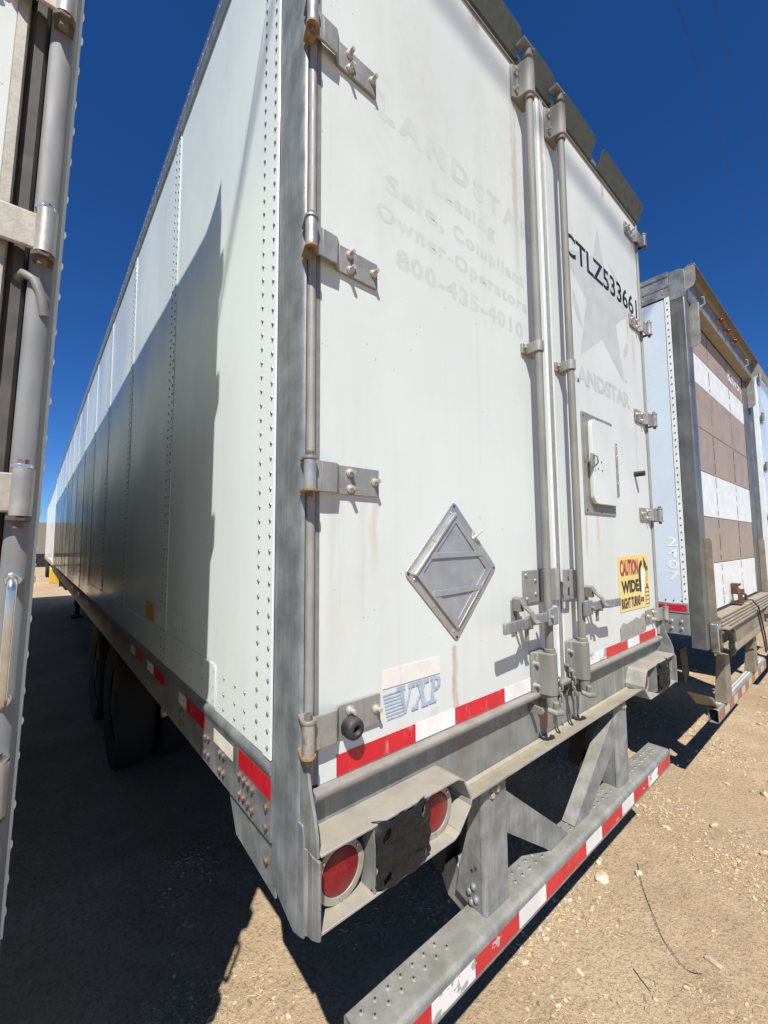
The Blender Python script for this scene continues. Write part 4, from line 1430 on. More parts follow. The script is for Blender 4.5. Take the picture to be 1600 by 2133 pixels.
# tape on the bumper face
segs = []
tx = [(0.17, 0.26, 'peelred', 'peeling red'), (0.262, 0.372, 'redtape', 'red'), (0.374, 0.565, 'peelwhite', 'peeling white'), (0.567, 0.805, 'peelred', 'peeling red'), (0.807, 0.985, 'whitetape', 'white'),
      (0.987, 1.315, 'redtape', 'red'), (1.317, 1.470, 'whitetape', 'white'), (1.472, 1.700, 'peelred', 'peeling red'), (1.702, 1.850, 'whitetape', 'white'), (1.885, 2.12, 'peelred', 'peeling red') if False else (1.852, 2.06, 'peelred', 'peeling red'),
      (2.062, 2.21, 'peelwhite', 'peeling white'), (2.212, 2.415, 'redtape', 'red')]
for (x0, x1, mt, nm) in tx:
    MB().box(x0, x1, BY0 - 0.0036, BY0 - 0.0028, 0.502, 0.556).build('reflective_tape', mt, BP, label=nm + ' tape on the bumper face')


def head_bolt():
    mb = MB()
    mb.cyl((0, 0, 0), (0, -0.003, 0), 0.0135, 0.0135, 14)
    mb.cyl((0, -0.003, 0), (0, -0.010, 0), 0.0105, 0.0100, 6)
    return mb


def side_bolt():
    mb = MB()
    mb.cyl((0, 0, 0), (-0.003, 0, 0), 0.0135, 0.0135, 14)
    mb.dome((-0.003, 0, 0), (-1, 0, 0), 0.0110, 0.008, 10, 3)
    return mb


for sg, xo in ((1, 0.0), (-1, W)):
    X = lambda a: xo + sg * a
    # channel upright: side plate, curved corner, rear face, opposite side plate
    mb = MB()
    side = [(-0.004, 0.985), (-0.010, 0.93), (-0.010, 0.585), (0.048, 0.585), (0.10, 0.60), (0.075, 0.72), (0.045, 0.82), (0.030, 0.985)]
    mb.prism(side, 'x', X(0.676), X(0.682))
    mb.prism(side, 'x', X(0.806), X(0.812))
    pl = []
    for i in range(5):
        t = R_(180 + 90 * i / 4)
        pl.append((0.690 + 0.014 * math.cos(t), -0.012 + 0.014 * math.sin(t)))
    for i in range(5):
        t = R_(270 + 90 * i / 4)
        pl.append((0.798 + 0.014 * math.cos(t), -0.012 + 0.014 * math.sin(t)))
    mb.fold([(X(a), b) for a, b in pl], 0.006, 'z', 0.5845, 0.985)
    upr = mb.build('guard_upright', 'galvdust', T, ang=50, label=('left' if sg > 0 else 'right') + ' channel upright of the underride guard')
    for (yy, zz) in ((0.022, 0.645), (0.04, 0.622), (0.012, 0.61), (0.032, 0.592)):
        place('upright_bolt', shared('side_bolt', side_bolt, 'galvdust'), (X(0.676) - (0.0 if sg > 0 else 0.136 - 0.136), yy, zz + 0.008), upr)
    for (xx, zz) in ((0.715, 0.958), (0.745, 0.968)):
        place('upright_bolt', shared('head_bolt', head_bolt, 'bolt'), (X(xx), -0.0292, zz), upr)
    hl = MB()
    for (yy, zz) in ((0.012, 0.715), (-0.001 + 0.03, 0.70)):
        hl.cyl((X(0.6755), yy, zz), (X(0.6755) - 0.0012, yy, zz), 0.0052, n=10)
    hl.build('bolt_holes', 'under', upr)
    # lower foot behind the upright
    MB().prism([(0.051, 0.60), (0.051, 0.505), (0.16, 0.53), (0.20, 0.60), (0.13, 0.68)], 'x', X(0.70), X(0.79)).build('upright_foot', 'galvdust', T, bevel=0.004)
    MB().prism([(0.09, 0.985), (0.20, 0.985), (0.24, 0.62), (0.18, 0.60)], 'x', X(0.69), X(0.80)).build('upright_rear_strut', 'under', T)
    # diagonal brace channel down to the bumper centre
    a = Vector((X(0.816), 0.0, 0.858))
    b = Vector((X(1.20), 0.0, 0.540))
    d = (b - a).normalized()
    nn = Vector((d.z, 0, -d.x)) * (1 if sg > 0 else -1)
    if nn.z < 0:
        nn = -nn
    mb = MB()
    hw = 0.052
    cx_ = [a + nn * hw, a + Vector((0, 0, 0)) - nn * hw]
    q = [a + nn * hw, b + nn * hw * 1.0 + d * 0.03, b - nn * hw - d * 0.03, a - nn * hw]
    # cut ends: vertical at the upright, horizontal on the bumper
    p1 = (X(0.8135), 0.925)
    p2 = (X(0.8135), 0.795)
    p3 = (X(1.13), 0.5845)
    p4 = (X(1.262), 0.5845)
    mb.prism([p1, p2, p3, p4], 'y', -0.014, -0.008)
    br = mb.build('guard_brace', 'galvdust', T, bevel=0.001, label='diagonal brace plate from ' + ('left' if sg > 0 else 'right') + ' upright to bumper')
    th = 0.006
    e1 = Vector((p4[0] - p1[0], p4[1] - p1[1])).normalized()
    n1 = Vector((-e1.y, e1.x))
    if n1.y < 0:
        n1 = -n1
    MB().prism([p1, (p1[0] + n1.x * th, p1[1] + n1.y * th), (p4[0] + n1.x * th, p4[1] + n1.y * th + 0.0), p4], 'y', -0.014, 0.042).build('brace_flange', 'galvdust', br)
    e1 = Vector((p3[0] - p2[0], p3[1] - p2[1])).normalized()
    n1 = Vector((-e1.y, e1.x))
    if n1.y > 0:
        n1 = -n1
    MB().prism([p2, (p2[0] + n1.x * th, p2[1] + n1.y * th), (p3[0] + n1.x * th, p3[1] + n1.y * th), p3], 'y', -0.014, 0.042).build('brace_flange', 'galvdust', br)

# --- running gear, landing legs and cross members (deep in shade)
for yc in (3.25, 4.50):
    for x0, x1 in ((0.03, 0.29), (0.33, 0.59), (W - 0.29, W - 0.03), (W - 0.59, W - 0.33)):
        mb = MB()
        n = 40
        rings = [(0.30, x0 + 0.04), (0.42, x0 + 0.005), (0.475, x0 + 0.012), (0.50, x0 + 0.045), (0.502, (x0 + x1) / 2), (0.50, x1 - 0.045), (0.475, x1 - 0.012), (0.42, x1 - 0.005), (0.30, x1 - 0.04)]
        for (rr, xx) in rings:
            for i in range(n):
                t = 2 * math.pi * i / n
                mb.v.append((xx, yc + rr * math.cos(t), 0.50 + rr * math.sin(t)))
        for a in range(len(rings) - 1):
            for i in range(n):
                i2 = (i + 1) % n
                mb.f.append((a * n + i, a * n + i2, (a + 1) * n + i2, (a + 1) * n + i))
        wh = mb.build('wheel', 'tyre', T, ang=50)
        rm = MB()
        rm.cyl((x0 + 0.05, yc, 0.50), (x1 - 0.05, yc, 0.50), 0.298, n=28)
        rm.cyl((x0 + 0.02, yc, 0.50), (x0 + 0.0499, yc, 0.50), 0.10, 0.12, n=20)
        rm.build('rim', 'under', wh)
    MB().cyl((0.2, yc, 0.50), (W - 0.2, yc, 0.50), 0.06, n=14).build('axle', 'under', T)
for x0 in (0.62, W - 0.72):
    MB().box(x0, x0 + 0.10, 0.16, 6.5, 0.80, 1.10).build('slider_rail', 'under', T)
y = 0.45
while y < L - 0.3:
    MB().box(0.031, W - 0.031, y, y + 0.05, 1.02, 1.118).build('cross_member', 'under', T)
    y += 0.42
for x0 in (0.36, W - 0.50):
    mb = MB()
    mb.box(x0, x0 + 0.14, 12.3, 12.44, 0.30, 1.10)
    mb.box(x0 + 0.02, x0 + 0.12, 12.32, 12.42, 0.05, 0.2999)
    mb.box(x0 - 0.06, x0 + 0.20, 12.22, 12.52, 0.0, 0.0499)
    mb.build('landing_leg', 'under', T)
MB().cyl((0.02, 1.45, 0.97), (0.05, 1.45, 0.97), 0.022, n=14).build('side_marker_ring', 'galv', T)

# ================================================================== trailer on the left (leans slightly)
LT = thing('semi_trailer', 'white trailer at the left picture edge with thick hinge straps and chrome grab handle', 'trailer', (0, 0, 0))
WL, HL, LL = 2.59, 4.13, 16.0
side_panel(0.10, LL, x=0.0, z0=1.05, z1=HL - 0.06, ny=40, nz=12, parent=LT, flip=True, amp=0.003, mat='greyside')
for k in range(14):
    y = 0.12 + 1.19 * k
    mb = MB()
    mb.box(0.001, 0.006, y, y + 0.06, 1.05, HL - 0.06)
    z = 1.08
    while z < HL - 0.08 and k < 5:
        mb.dome((0.006, y + 0.03, z), (1, 0, 0), 0.009, random.uniform(0.002, 0.0045), 8, 2)
        z += random.uniform(0.06, 0.10)
    mb.build('seam_strip', 'strip', LT)
mb = MB()
mb.prism([(0.004, HL - 0.07), (0.010, HL - 0.06), (0.010, HL - 0.01), (0.0, HL), (-0.05, HL), (-0.05, HL - 0.07)], 'y', 0.10, LL)
mb.build('top_rail', 'alu', LT)
mb = MB()
mb.box(-0.03, 0.004, 0.10, LL, 0.98, 1.049)
mb.build('bottom_rail', 'galv', LT)
MB().box(-WL + 0.012, -0.013, 0.09, LL, HL - 0.05, HL - 0.02).build('roof', 'alu', LT)
MB().box(-WL, -WL + 0.011, 0.09, LL, 1.05, HL - 0.06).build('side_wall', 'side', LT)
MB().box(-WL, 0.0, LL + 0.001, LL + 0.03, 1.05, HL).build('front_wall', 'side', LT)
MB().box(-WL + 0.012, -0.013, 0.09, LL, 1.06, 1.12).build('floor', 'under', LT)
# rear post (rounded blue-grey channel) with recess and door
mb = MB()
prof = [(0.0, 0.095), (0.0, 0.02), (-0.004, 0.008)]
for i in range(7):
    t = R_(20 + 140 * i / 6)
    prof.append((-0.024 + 0.020 * math.cos(t), 0.004 - 0.010 * math.sin(t)))
prof += [(-0.044, 0.008), (-0.046, 0.05), (-0.046, 0.095)]
mb.prism(prof, 'z', 0.95, HL - 0.01)
mb.build('corner_post', 'postmatte', LT, ang=50)
MB().prism([(-0.0463, 0.06), (-0.0463, 0.020), (-0.052, 0.012), (-0.066, 0.010), (-0.0763, 0.022), (-0.0763, 0.06)], 'z', 1.0, HL - 0.06).build('hinge_recess_seal', 'brownseal', LT)
MB().prism([(-0.0765, 0.05), (-0.0765, 0.002), (-0.079, -0.002), (-0.094, -0.002), (-0.094, 0.05)], 'z', 1.2, HL - 0.1).build('door_edge_moulding', 'strapdirty', LT)
MB().box(-0.0942, -WL / 2, 0.002, 0.05, 1.2, HL - 0.1).build('rear_door', 'door', LT, bevel=0.002)
MB().box(-WL / 2 - 0.01, -WL + 0.05, 0.002, 0.05, 1.2, HL - 0.1).build('rear_door', 'door', LT, bevel=0.002)
MB().box(-WL + 0.0, -WL + 0.049, 0.0, 0.085, 0.95, HL - 0.01).build('corner_post', 'galv', LT)
MB().box(-0.047, -WL + 0.05, 0.0, 0.085, HL - 0.099, HL - 0.012).build('rear_header', 'galv', LT)
MB().box(-0.047, -WL + 0.05, 0.0, 0.085, 0.97, 1.199).build('rear_sill', 'galvdust', LT)
MB().box(-0.05, -WL + 0.05, -0.04, 0.06, 0.50, 0.60).build('rear_bumper', 'galvdust', LT)
for x0 in (-0.75, -1.95):
    MB().box(x0, x0 + 0.10, 0.0, 0.04, 0.6005, 0.9695).build('guard_upright', 'galvdust', LT)
# spike-shaped bracket at the rear top corner (throws the pointed shadow)
vs = [(0.012, HL + 0.001), (0.26, HL + 0.001), (0.16, HL + 0.03), (0.09, HL + 0.06), (0.02, HL + 0.115)]
MB().prism(vs, 'x', -0.008, -0.003).build('corner_bracket', 'galv', LT)
for zc in (1.395, 1.908, 2.412, 2.925, 3.44, 3.90):
    mb = MB()
    mb.fold([(-0.26, -0.005), (-0.112, -0.005), (-0.098, -0.024), (-0.030, -0.027)], 0.009, 'z', zc - 0.036, zc + 0.036)
    hg = mb.build('hinge', 'strapdirty', LT, bevel=0.004, seg=3)
    MB().cyl((-0.022, -0.032, zc - 0.042), (-0.022, -0.032, zc + 0.045), 0.0165, n=24).build('hinge_barrel', 'shiny2', hg)
    MB().prism([(-0.038, 0.0), (-0.042, -0.034), (-0.030, -0.046), (-0.014, -0.046), (-0.006, -0.030), (-0.008, 0.0)], 'z', zc - 0.051, zc - 0.0425).build('hinge_ear', 'darkear', hg, bevel=0.001)
    MB().prism([(-0.038, 0.0), (-0.042, -0.034), (-0.030, -0.046), (-0.014, -0.046), (-0.006, -0.030), (-0.008, 0.0)], 'z', zc + 0.0455, zc + 0.052).build('hinge_ear', 'chrome', hg, bevel=0.001)
    MB().cyl((-0.024, -0.030, zc - 0.064), (-0.024, -0.030, zc - 0.0512), 0.0085, n=6).build('pin_nut', 'rustbolt', hg)
    MB().cyl((-0.024, -0.030, zc + 0.0522), (-0.024, -0.030, zc + 0.062), 0.0085, n=6).build('pin_head', 'rustbolt', hg)
    for xb in (-0.15, -0.22):
        place('hinge_bolt', shared('hinge_bolt', hinge_bolt, 'bolt'), (xb, -0.0096, zc), hg)
# grab handle
mb = MB()
hp = [(-0.024, -0.004, 1.752)]
for i in range(5):
    t = R_(90 * i / 4)
    hp.append((-0.024, -0.030 - 0.018 * math.sin(t), 1.734 + 0.018 * math.cos(t)))
hp += [(-0.024, -0.048, 1.64)]
for i in range(5):
    t = R_(90 * i / 4)
    hp.append((-0.024, -0.030 - 0.018 * math.cos(t), 1.556 - 0.018 * math.sin(t)))
hp += [(-0.024, -0.004, 1.538)]
mb.tube(hp, 0.0075, 14)
gh = mb.build('grab_handle', 'chrome', LT, ang=60)
for z in (1.752, 1.538):
    MB().cyl((-0.024, -0.0065, z), (-0.024, -0.013, z), 0.014, 0.012, n=18).build('handle_flange', 'chrome', gh, bevel=0.002)
mb = MB()
mb.tube([(-0.058, 0.015, 2.33), (-0.050, -0.002, 2.335), (-0.034, -0.010, 2.325), (-0.022, -0.012, 2.30), (-0.014, -0.006, 2.26)], 0.0085, 10)
mb.build('seal_hose', 'gasket', LT, ang=60)
LT.location = (-0.555, 0.10, 0)
LT.rotation_euler = (0, math.atan(0.0235), 0)
for yc in (2.6, 3.85):
    for x0 in (-0.30, -WL + 0.04):
        wh = MB()
        n = 32
        rings = [(0.30, x0 + 0.03), (0.47, x0 + 0.01), (0.50, x0 + 0.05), (0.50, x0 + 0.21), (0.47, x0 + 0.25), (0.30, x0 + 0.23)]
        for (rr, xx) in rings:
            for i in range(n):
                t = 2 * math.pi * i / n
                wh.v.append((xx, yc + rr * math.cos(t), 0.50 + rr * math.sin(t)))
        for a in range(len(rings) - 1):
            for i in range(n):
                i2 = (i + 1) % n
                wh.f.append((a * n + i, a * n + i2, (a + 1) * n + i2, (a + 1) * n + i))
        wh.build('wheel', 'tyre', LT, ang=50)

# ================================================================== trailer on the right with the roll-up door
OX, OY = 3.03, -0.15
RT = thing('semi_trailer', 'trailer with tan and white striped roll-up door right of the lettered trailer', 'trailer', (OX + 1.3, OY + 6, 0))
WR, HR, LR = 2.56, 3.86, 13.0


def bx(name, mat, u0, u1, v0, v1, z0, z1, parent=None, bevel=0.0, label=None, kind=None):
    return MB().box(OX + u0, OX + u1, OY + v0, OY + v1, z0, z1).build(name, mat, parent or RT, bevel=bevel, label=label, kind=kind)


def pz(name, mat, poly, z0, z1, parent=None, bevel=0.0):
    return MB().prism([(OX + a, OY + b) for a, b in poly], 'z', z0, z1).build(name, mat, parent or RT, bevel=bevel, ang=45)


def px(name, mat, poly, u0, u1, parent=None, bevel=0.0):
    return MB().prism([(OY + a, b) for a, b in poly], 'x', OX + u0, OX + u1).build(name, mat, parent or RT, bevel=bevel, ang=45)


for k in range(10):
    side_panel(OY + 0.10 + 1.2192 * k, OY + 0.10 + 1.2192 * (k + 1) - 0.003, x=OX, z0=1.375, z1=3.63, ny=5, nz=10, parent=RT, mat='bluewhite', seed=40 + k, amp=0.0006)
sst = bx('seam_strip', 'strip', -0.004, -0.0005, 0.092, 0.125, 1.378, 3.64)
rv = MB()
z = 1.41
while z < 3.63:
    rv.dome((OX - 0.004, OY + 0.108, z), (-1, 0, 0), 0.0062, 0.0045, 8, 2)
    z += 0.052
yy = 0.13
while yy < 3:
    rv.dome((OX - 0.0008, OY + yy, 1.392), (-1, 0, 0), 0.0062, 0.0045, 8, 2)
    yy += 0.05
rv.build('rivet_rows', 'rivet', sst, kind='stuff')
tr1 = px('top_rail', 'alu', [(0.092, 3.640), (0.092, 3.83), (LR, 3.83), (LR, 3.640)], -0.006, 0.06)
bx('rail_ridge', 'alu', -0.010, -0.0062, 0.092, LR, 3.715, 3.73, tr1)
bx('rail_ridge', 'alu', -0.012, -0.0062, 0.092, LR, 3.795, 3.828, tr1)
rv = MB()
yy = 0.13
while yy < 4:
    rv.dome((OX - 0.006, OY + yy, 3.672), (-1, 0, 0), 0.0065, 0.005, 8, 2)
    yy += 0.07
rv.build('rivet_rows', 'alu', tr1, kind='stuff')
brr = bx('bottom_rail', 'alu', -0.008, 0.03, 0.092, LR, 1.155, 1.374, bevel=0.002)
bx('reflective_tape', 'redtape', -0.0095, -0.0084, 0.105, 0.34, 1.318, 1.362, brr)
bx('reflective_tape', 'whitetape', -0.0095, -0.0084, 0.342, 0.60, 1.318, 1.362, brr)
bx('rail_groove', 'under', -0.0092, -0.0082, 0.093, 3, 1.300, 1.306, brr)
for (v, z) in ((0.20, 1.245), (0.26, 1.245), (0.20, 1.195), (0.26, 1.195), (0.14, 1.245), (0.14, 1.195)):
    place('rail_bolt', shared('rail_bolt_alu', rbolt, 'alu'), (OX - 0.0082, OY + v, z), brr)
bx('roof', 'alu', 0.061, WR - 0.0, 0.02, LR, 3.78, 3.80)
bx('side_wall', 'bluewhite', WR - 0.02, WR, 0.10, LR, 1.15, 3.779)
bx('front_wall', 'bluewhite', 0.0, WR, LR + 0.001, LR + 0.03, 1.15, 3.80)
bx('floor', 'under', 0.031, WR - 0.021, 0.15, LR, 1.16, 1.22)
# vertical number on the side
for ch, zc in (('2', 1.812), ('4', 1.730), ('0', 1.648), ('7', 1.566)):
    lettering('side_number', 'sidenum', RT, ch, OY + 0.205, OY + 0.135, zc - 0.033, zc + 0.033, OX - 0.0014, side=True, bold=0.016)
# rear frame posts
for u0, sg in ((0.0, 1), (WR, -1)):
    U = lambda a: u0 + sg * a
    pz('corner_post', 'shiny', [(U(0.0), 0.090), (U(0.0), 0.006), (U(0.006), 0.0), (U(0.075), -0.004), (U(0.09), 0.004), (U(0.13), 0.006), (U(0.14), 0.02), (U(0.30), 0.035), (U(0.30), 0.090)], 1.07, 3.598, bevel=0.002)
    MB().prism([(OX + U(0.05), 1.06), (OX + U(0.05), 1.245), (OX + U(0.125), 1.255), (OX + U(0.135), 1.24), (OX + U(0.135), 1.045), (OX + U(0.12), 1.03)], 'y', OY - 0.055, OY - 0.0055).build('post_foot_block', 'chrome', RT, bevel=0.006)
    # guard fins standing on the posts
    gx0, gx1 = sorted((OX + U(0.168), OX + U(0.176)))
    MB().prism([(OY + 0.022, 1.833), (OY - 0.018, 1.838), (OY - 0.028, 1.815), (OY - 0.030, 1.228), (OY + 0.022, 1.222)], 'x', gx0, gx1).build('post_guard', 'tanguard', RT, bevel=0.002)
    MB().prism([(OY + 0.022, 3.597), (OY - 0.045, 3.597), (OY - 0.045, 3.30), (OY - 0.030, 3.275), (OY + 0.022, 3.265)], 'x', gx0, gx1).build('post_guard', 'strap', RT, bevel=0.002)
# header, visor and marker lamps
hd = px('rear_header', 'galv', [(0.0, 3.60), (-0.008, 3.62), (-0.008, 3.80), (0.03, 3.82), (0.09, 3.82), (0.09, 3.60)], 0.0, WR, bevel=0.002)
px('header_lip', 'tanguard', [(0.035, 3.565), (-0.030, 3.585), (-0.030, 3.598), (0.035, 3.598)], 0.18, WR - 0.18, hd)
MB().fold([(OY - 0.0085, 3.795), (OY - 0.03, 3.82), (OY - 0.065, 3.818), (OY - 0.072, 3.80)], 0.006, 'x', OX + 0.01, OX + WR - 0.01).build('header_visor', 'tanguard', hd, bevel=0.001)
for u0 in (0.012, WR - 0.018):
    px('visor_cheek', 'strap', [(-0.0085, 3.815), (-0.070, 3.812), (-0.070, 3.70), (-0.055, 3.66), (-0.0085, 3.64)], u0, u0 + 0.006, hd)
for u in (0.96, 1.24, 1.54):
    mb = MB()
    mb.cyl((OX + u, OY - 0.0085, 3.735), (OX + u, OY - 0.030, 3.735), 0.022, 0.020, 14)
    mk = mb.build('marker_lamp_base', 'strap', hd)
    mb = MB()
    mb.dome((OX + u, OY - 0.0302, 3.735), (0, -1, 0), 0.024, 0.034, 14, 4)
    mb.build('marker_lamp', 'red_lens', mk)
for u in (0.36, 2.10):
    mb = MB()
    mb.tube([(OX + u, OY - 0.009, 3.72), (OX + u, OY - 0.04, 3.71), (OX + u + 0.01, OY - 0.045, 3.66), (OX + u, OY - 0.015, 3.64)], 0.008, 8)
    mb.build('header_hook', 'strap', hd)
# roll-up door: individual slatted panels
DU0, DU1, DV = 0.305, WR - 0.21, 0.045
zz = [1.283, 1.640, 2.003, 2.355, 2.702, 3.058, 3.300, 3.60]
cols = ['whiteworn', 'tanpaint', 'whiteworn', 'tanpaint', 'tanpaint', 'whiteworn', 'tanpaint']
dr_panels = []
for i in range(7):
    p = bx('door_panel', cols[i], DU0, DU1, DV, DV + 0.03, zz[i] + 0.0025, zz[i + 1] - 0.0025, bevel=0.003, label=('white' if 'white' in cols[i] else 'tan') + ' panel of the roll-up door')
    dr_panels.append(p)
    for u in (0.80, 1.58):
        mb = MB()
        z = zz[i] + 0.02
        while z < zz[i + 1] - 0.03:
            ln_ = random.uniform(0.02, 0.16)
            mb.box(OX + u - 0.004, OX + u + 0.004, OY + DV - 0.003, OY + DV - 0.0005, z, min(z + ln_, zz[i + 1] - 0.01))
            z += ln_ + random.uniform(0.0, 0.05)
        mb.build('hinge_line', 'oxide' if i % 2 else 'gasket', p)
bx('door_backing', 'under', DU0, DU1, DV + 0.032, DV + 0.05, 1.28, 3.60)
for u in (DU0 - 0.012, DU1 + 0.001):
    bx('door_track_seal', 'oxide', u, u + 0.011, 0.037, 0.075, 1.28, 3.60)
bx('sill_leak_blocker', 'under', 0.302, WR - 0.302, 0.031, 0.16, 1.16, 1.2795)  # unseen filler added to shut out sun under the roll-up door
bx('sill_gap_plate', 'under', DU1 + 0.013, DU1 + 0.02, 0.05, 0.08, 1.28, 3.6)
lettering('door_number', 'signwhite', dr_panels[6], '820751', OX + 1.56, OX + 2.18, 3.385, 3.500, OY + DV - 0.0022, bold=0.02)
# latch on the door bottom
lk = MB()
lk.box(OX + 0.98, OX + 1.08, OY - 0.035, OY + 0.042, 1.285, 1.297)
lk.prism([(OX + 0.99, 1.297), (OX + 0.985, 1.39), (OX + 1.0, 1.42), (OX + 1.06, 1.40), (OX + 1.16, 1.40), (OX + 1.165, 1.36), (OX + 1.08, 1.355), (OX + 1.07, 1.297)], 'y', OY - 0.030, OY - 0.012)
lk.tube([(OX + 1.10, OY - 0.02, 1.375), (OX + 1.10, OY - 0.045, 1.36), (OX + 1.12, OY - 0.045, 1.31), (OX + 1.10, OY - 0.02, 1.295)], 0.010, 7)
lk.box(OX + 1.06, OX + 1.12, OY + 0.0, OY + 0.044, 1.36, 1.45)
lk.box(OX + 1.12, OX + 1.34, OY + 0.018, OY + 0.030, 1.415, 1.435)
lk.build('door_latch', 'oxide', RT, bevel=0.002)
mb = MB()
mb.tube([(OX + 1.22, OY + 0.02, 1.30), (OX + 1.34, OY - 0.05, 1.292), (OX + 1.44, OY - 0.075, 1.22), (OX + 1.52, OY - 0.08, 1.08), (OX + 1.60, OY - 0.085, 0.93), (OX + 1.64, OY - 0.085, 0.82), (OX + 1.60, OY - 0.08, 0.80), (OX + 1.54, OY - 0.08, 0.92), (OX + 1.42, OY - 0.078, 1.10), (OX + 1.40, OY - 0.07, 1.2)], 0.006, 7)
mb.build('latch_rope', 'wire', RT, ang=60)
# ribbed sill
rs = []
for i in range(5):
    zc = 1.262 - i * 0.024
    rs.append(px('sill_rib', 'tanguard', [(0.03, zc + 0.012), (-0.030 - i * 0.003, zc + 0.012), (-0.040 - i * 0.003, zc + 0.006), (-0.040 - i * 0.003, zc - 0.004), (-0.030 - i * 0.003, zc - 0.0105), (0.03, zc - 0.0105)], 0.21, WR - 0.21))
bx('rear_sill', 'tanguard', 0.302, WR - 0.302, -0.012, 0.03, 0.975, 1.153)
px('sill_flange', 'tanguard', [(-0.0125, 0.985), (-0.070, 1.0), (-0.070, 1.008), (-0.0125, 0.996)], 0.302, WR - 0.302)
for u0, sg in ((0.0, 1), (WR, -1)):
    U = lambda a: u0 + sg * a
    mb = MB()
    mb.fold([(OX + U(0.15), 1.03), (OX + U(0.38), 1.03), (OX + U(0.42), 1.08), (OX + U(0.40), 1.16), (OX + U(0.33), 1.195), (OX + U(0.22), 1.19)], 0.006, 'y', OY - 0.085, OY - 0.0125)
    lb_ = mb.build('tail_light_box', 'tanguard', RT, bevel=0.001)
    vs, fs = [], []
    n = 16
    for j in range(n + 1):
        for i in range(n + 1):
            u, v = i / n, j / n
            vs.append((OX + U(0.145 + 0.155 * u), OY - 0.088 - 0.02 * abs(mnoise.noise(Vector((u * 2, v * 9 + sg, 3)))) - 0.012 * math.sin(math.pi * u), 1.02 + 0.165 * v + 0.01 * mnoise.noise(Vector((u * 5, v * 3, 8)))))
    for j in range(n):
        for i in range(n):
            a = j * (n + 1) + i
            fs.append((a, a + 1, a + n + 2, a + n + 1))
    mb = MB()
    mb.v, mb.f = vs, fs
    q = mb.build('plastic_cover', 'bag', lb_, ang=70)
    sm = q.modifiers.new('thickness', 'SOLIDIFY')
    sm.thickness = 0.004
# guard uprights and perforated step bumper
for u in (0.46, 1.58):
    mb = MB()
    mb.prism([(OY + 0.005, 0.984), (OY + 0.005, 0.605), (OY + 0.080, 0.605), (OY + 0.05, 0.984)], 'x', OX + u, OX + u + 0.006)
    mb.box(OX + u + 0.0062, OX + u + 0.16, OY + 0.002, OY + 0.010, 0.605, 0.984)
    mb.build('guard_upright', 'tanguard', RT, bevel=0.001)
mf = MB().prism([(OX + 0.13, 1.02), (OX + 0.30, 1.02), (OX + 0.34, 0.80), (OX + 0.22, 0.74)], 'y', OY + 0.20, OY + 0.206).build('mud_flap_remnant', 'rubber', RT)
MB().prism([(OX + 0.08, 0.74), (OX + 0.20, 0.70), (OX + 0.30, 0.62), (OX + 0.40, 0.606), (OX + 0.30, 0.606), (OX + 0.19, 0.68)], 'y', OY + 0.03, OY + 0.16).build('bent_plate', 'tanguard', RT)
gb = MB()
bz0, bz1 = 0.505, 0.600
gb.fold([(OY + 0.083, bz0 + 0.005), (OY + 0.083, bz1 - 0.003), (OY + 0.080, bz1), (OY + 0.030, bz1), (OY + 0.022, bz1 - 0.008), (OY + 0.022, bz0 + 0.008), (OY + 0.03, bz0), (OY + 0.078, bz0)], 0.004, 'x', OX + 0.27, OX + WR - 0.27)
gbo = gb.build('rear_bumper', 'galvdust', RT, ang=50)
u = 0.30
i = 0
while u < WR - 0.30:
    MB().box(OX + u, OX + min(u + 0.15, WR - 0.271 + OX - OX), OY + 0.0185, OY + 0.0195, 0.522, 0.580).build('reflective_tape', 'fadedred' if i % 2 == 0 else 'fadedwhite', gbo)
    u += 0.152
    i += 1
hol = MB()
for row in range(2):
    u = 0.30
    while u < WR - 0.29:
        if not (0.44 < u < 0.64):
            hol.box(OX + u, OX + u + 0.013, OY + 0.036 + row * 0.022, OY + 0.050 + row * 0.022, bz1 + 0.0022, bz1 + 0.0042)
        u += 0.026
hol.build('tread_slots', 'whiteworn', gbo, kind='stuff')
for yc in (3.4, 4.7):
    for u0 in (0.04, WR - 0.30):
        mb = MB()
        n = 32
        rings = [(0.30, u0 + 0.03), (0.47, u0 + 0.01), (0.50, u0 + 0.05), (0.50, u0 + 0.21), (0.47, u0 + 0.25), (0.30, u0 + 0.23)]
        for (rr, xx) in rings:
            for k in range(n):
                t = 2 * math.pi * k / n
                mb.v.append((OX + xx, yc + rr * math.cos(t), 0.50 + rr * math.sin(t)))
        for a in range(len(rings) - 1):
            for k in range(n):
                k2 = (k + 1) % n
                mb.f.append((a * n + k, a * n + k2, (a + 1) * n + k2, (a + 1) * n + k))
        mb.build('wheel', 'tyre', RT, ang=50)
mb = MB()
mb.cyl((OX + 0.03, OY + 0.35, 1.12), (OX - 0.03, OY + 0.33, 1.10), 0.018, n=10)
mb.build('side_marker_lamp', 'red_lens', RT)

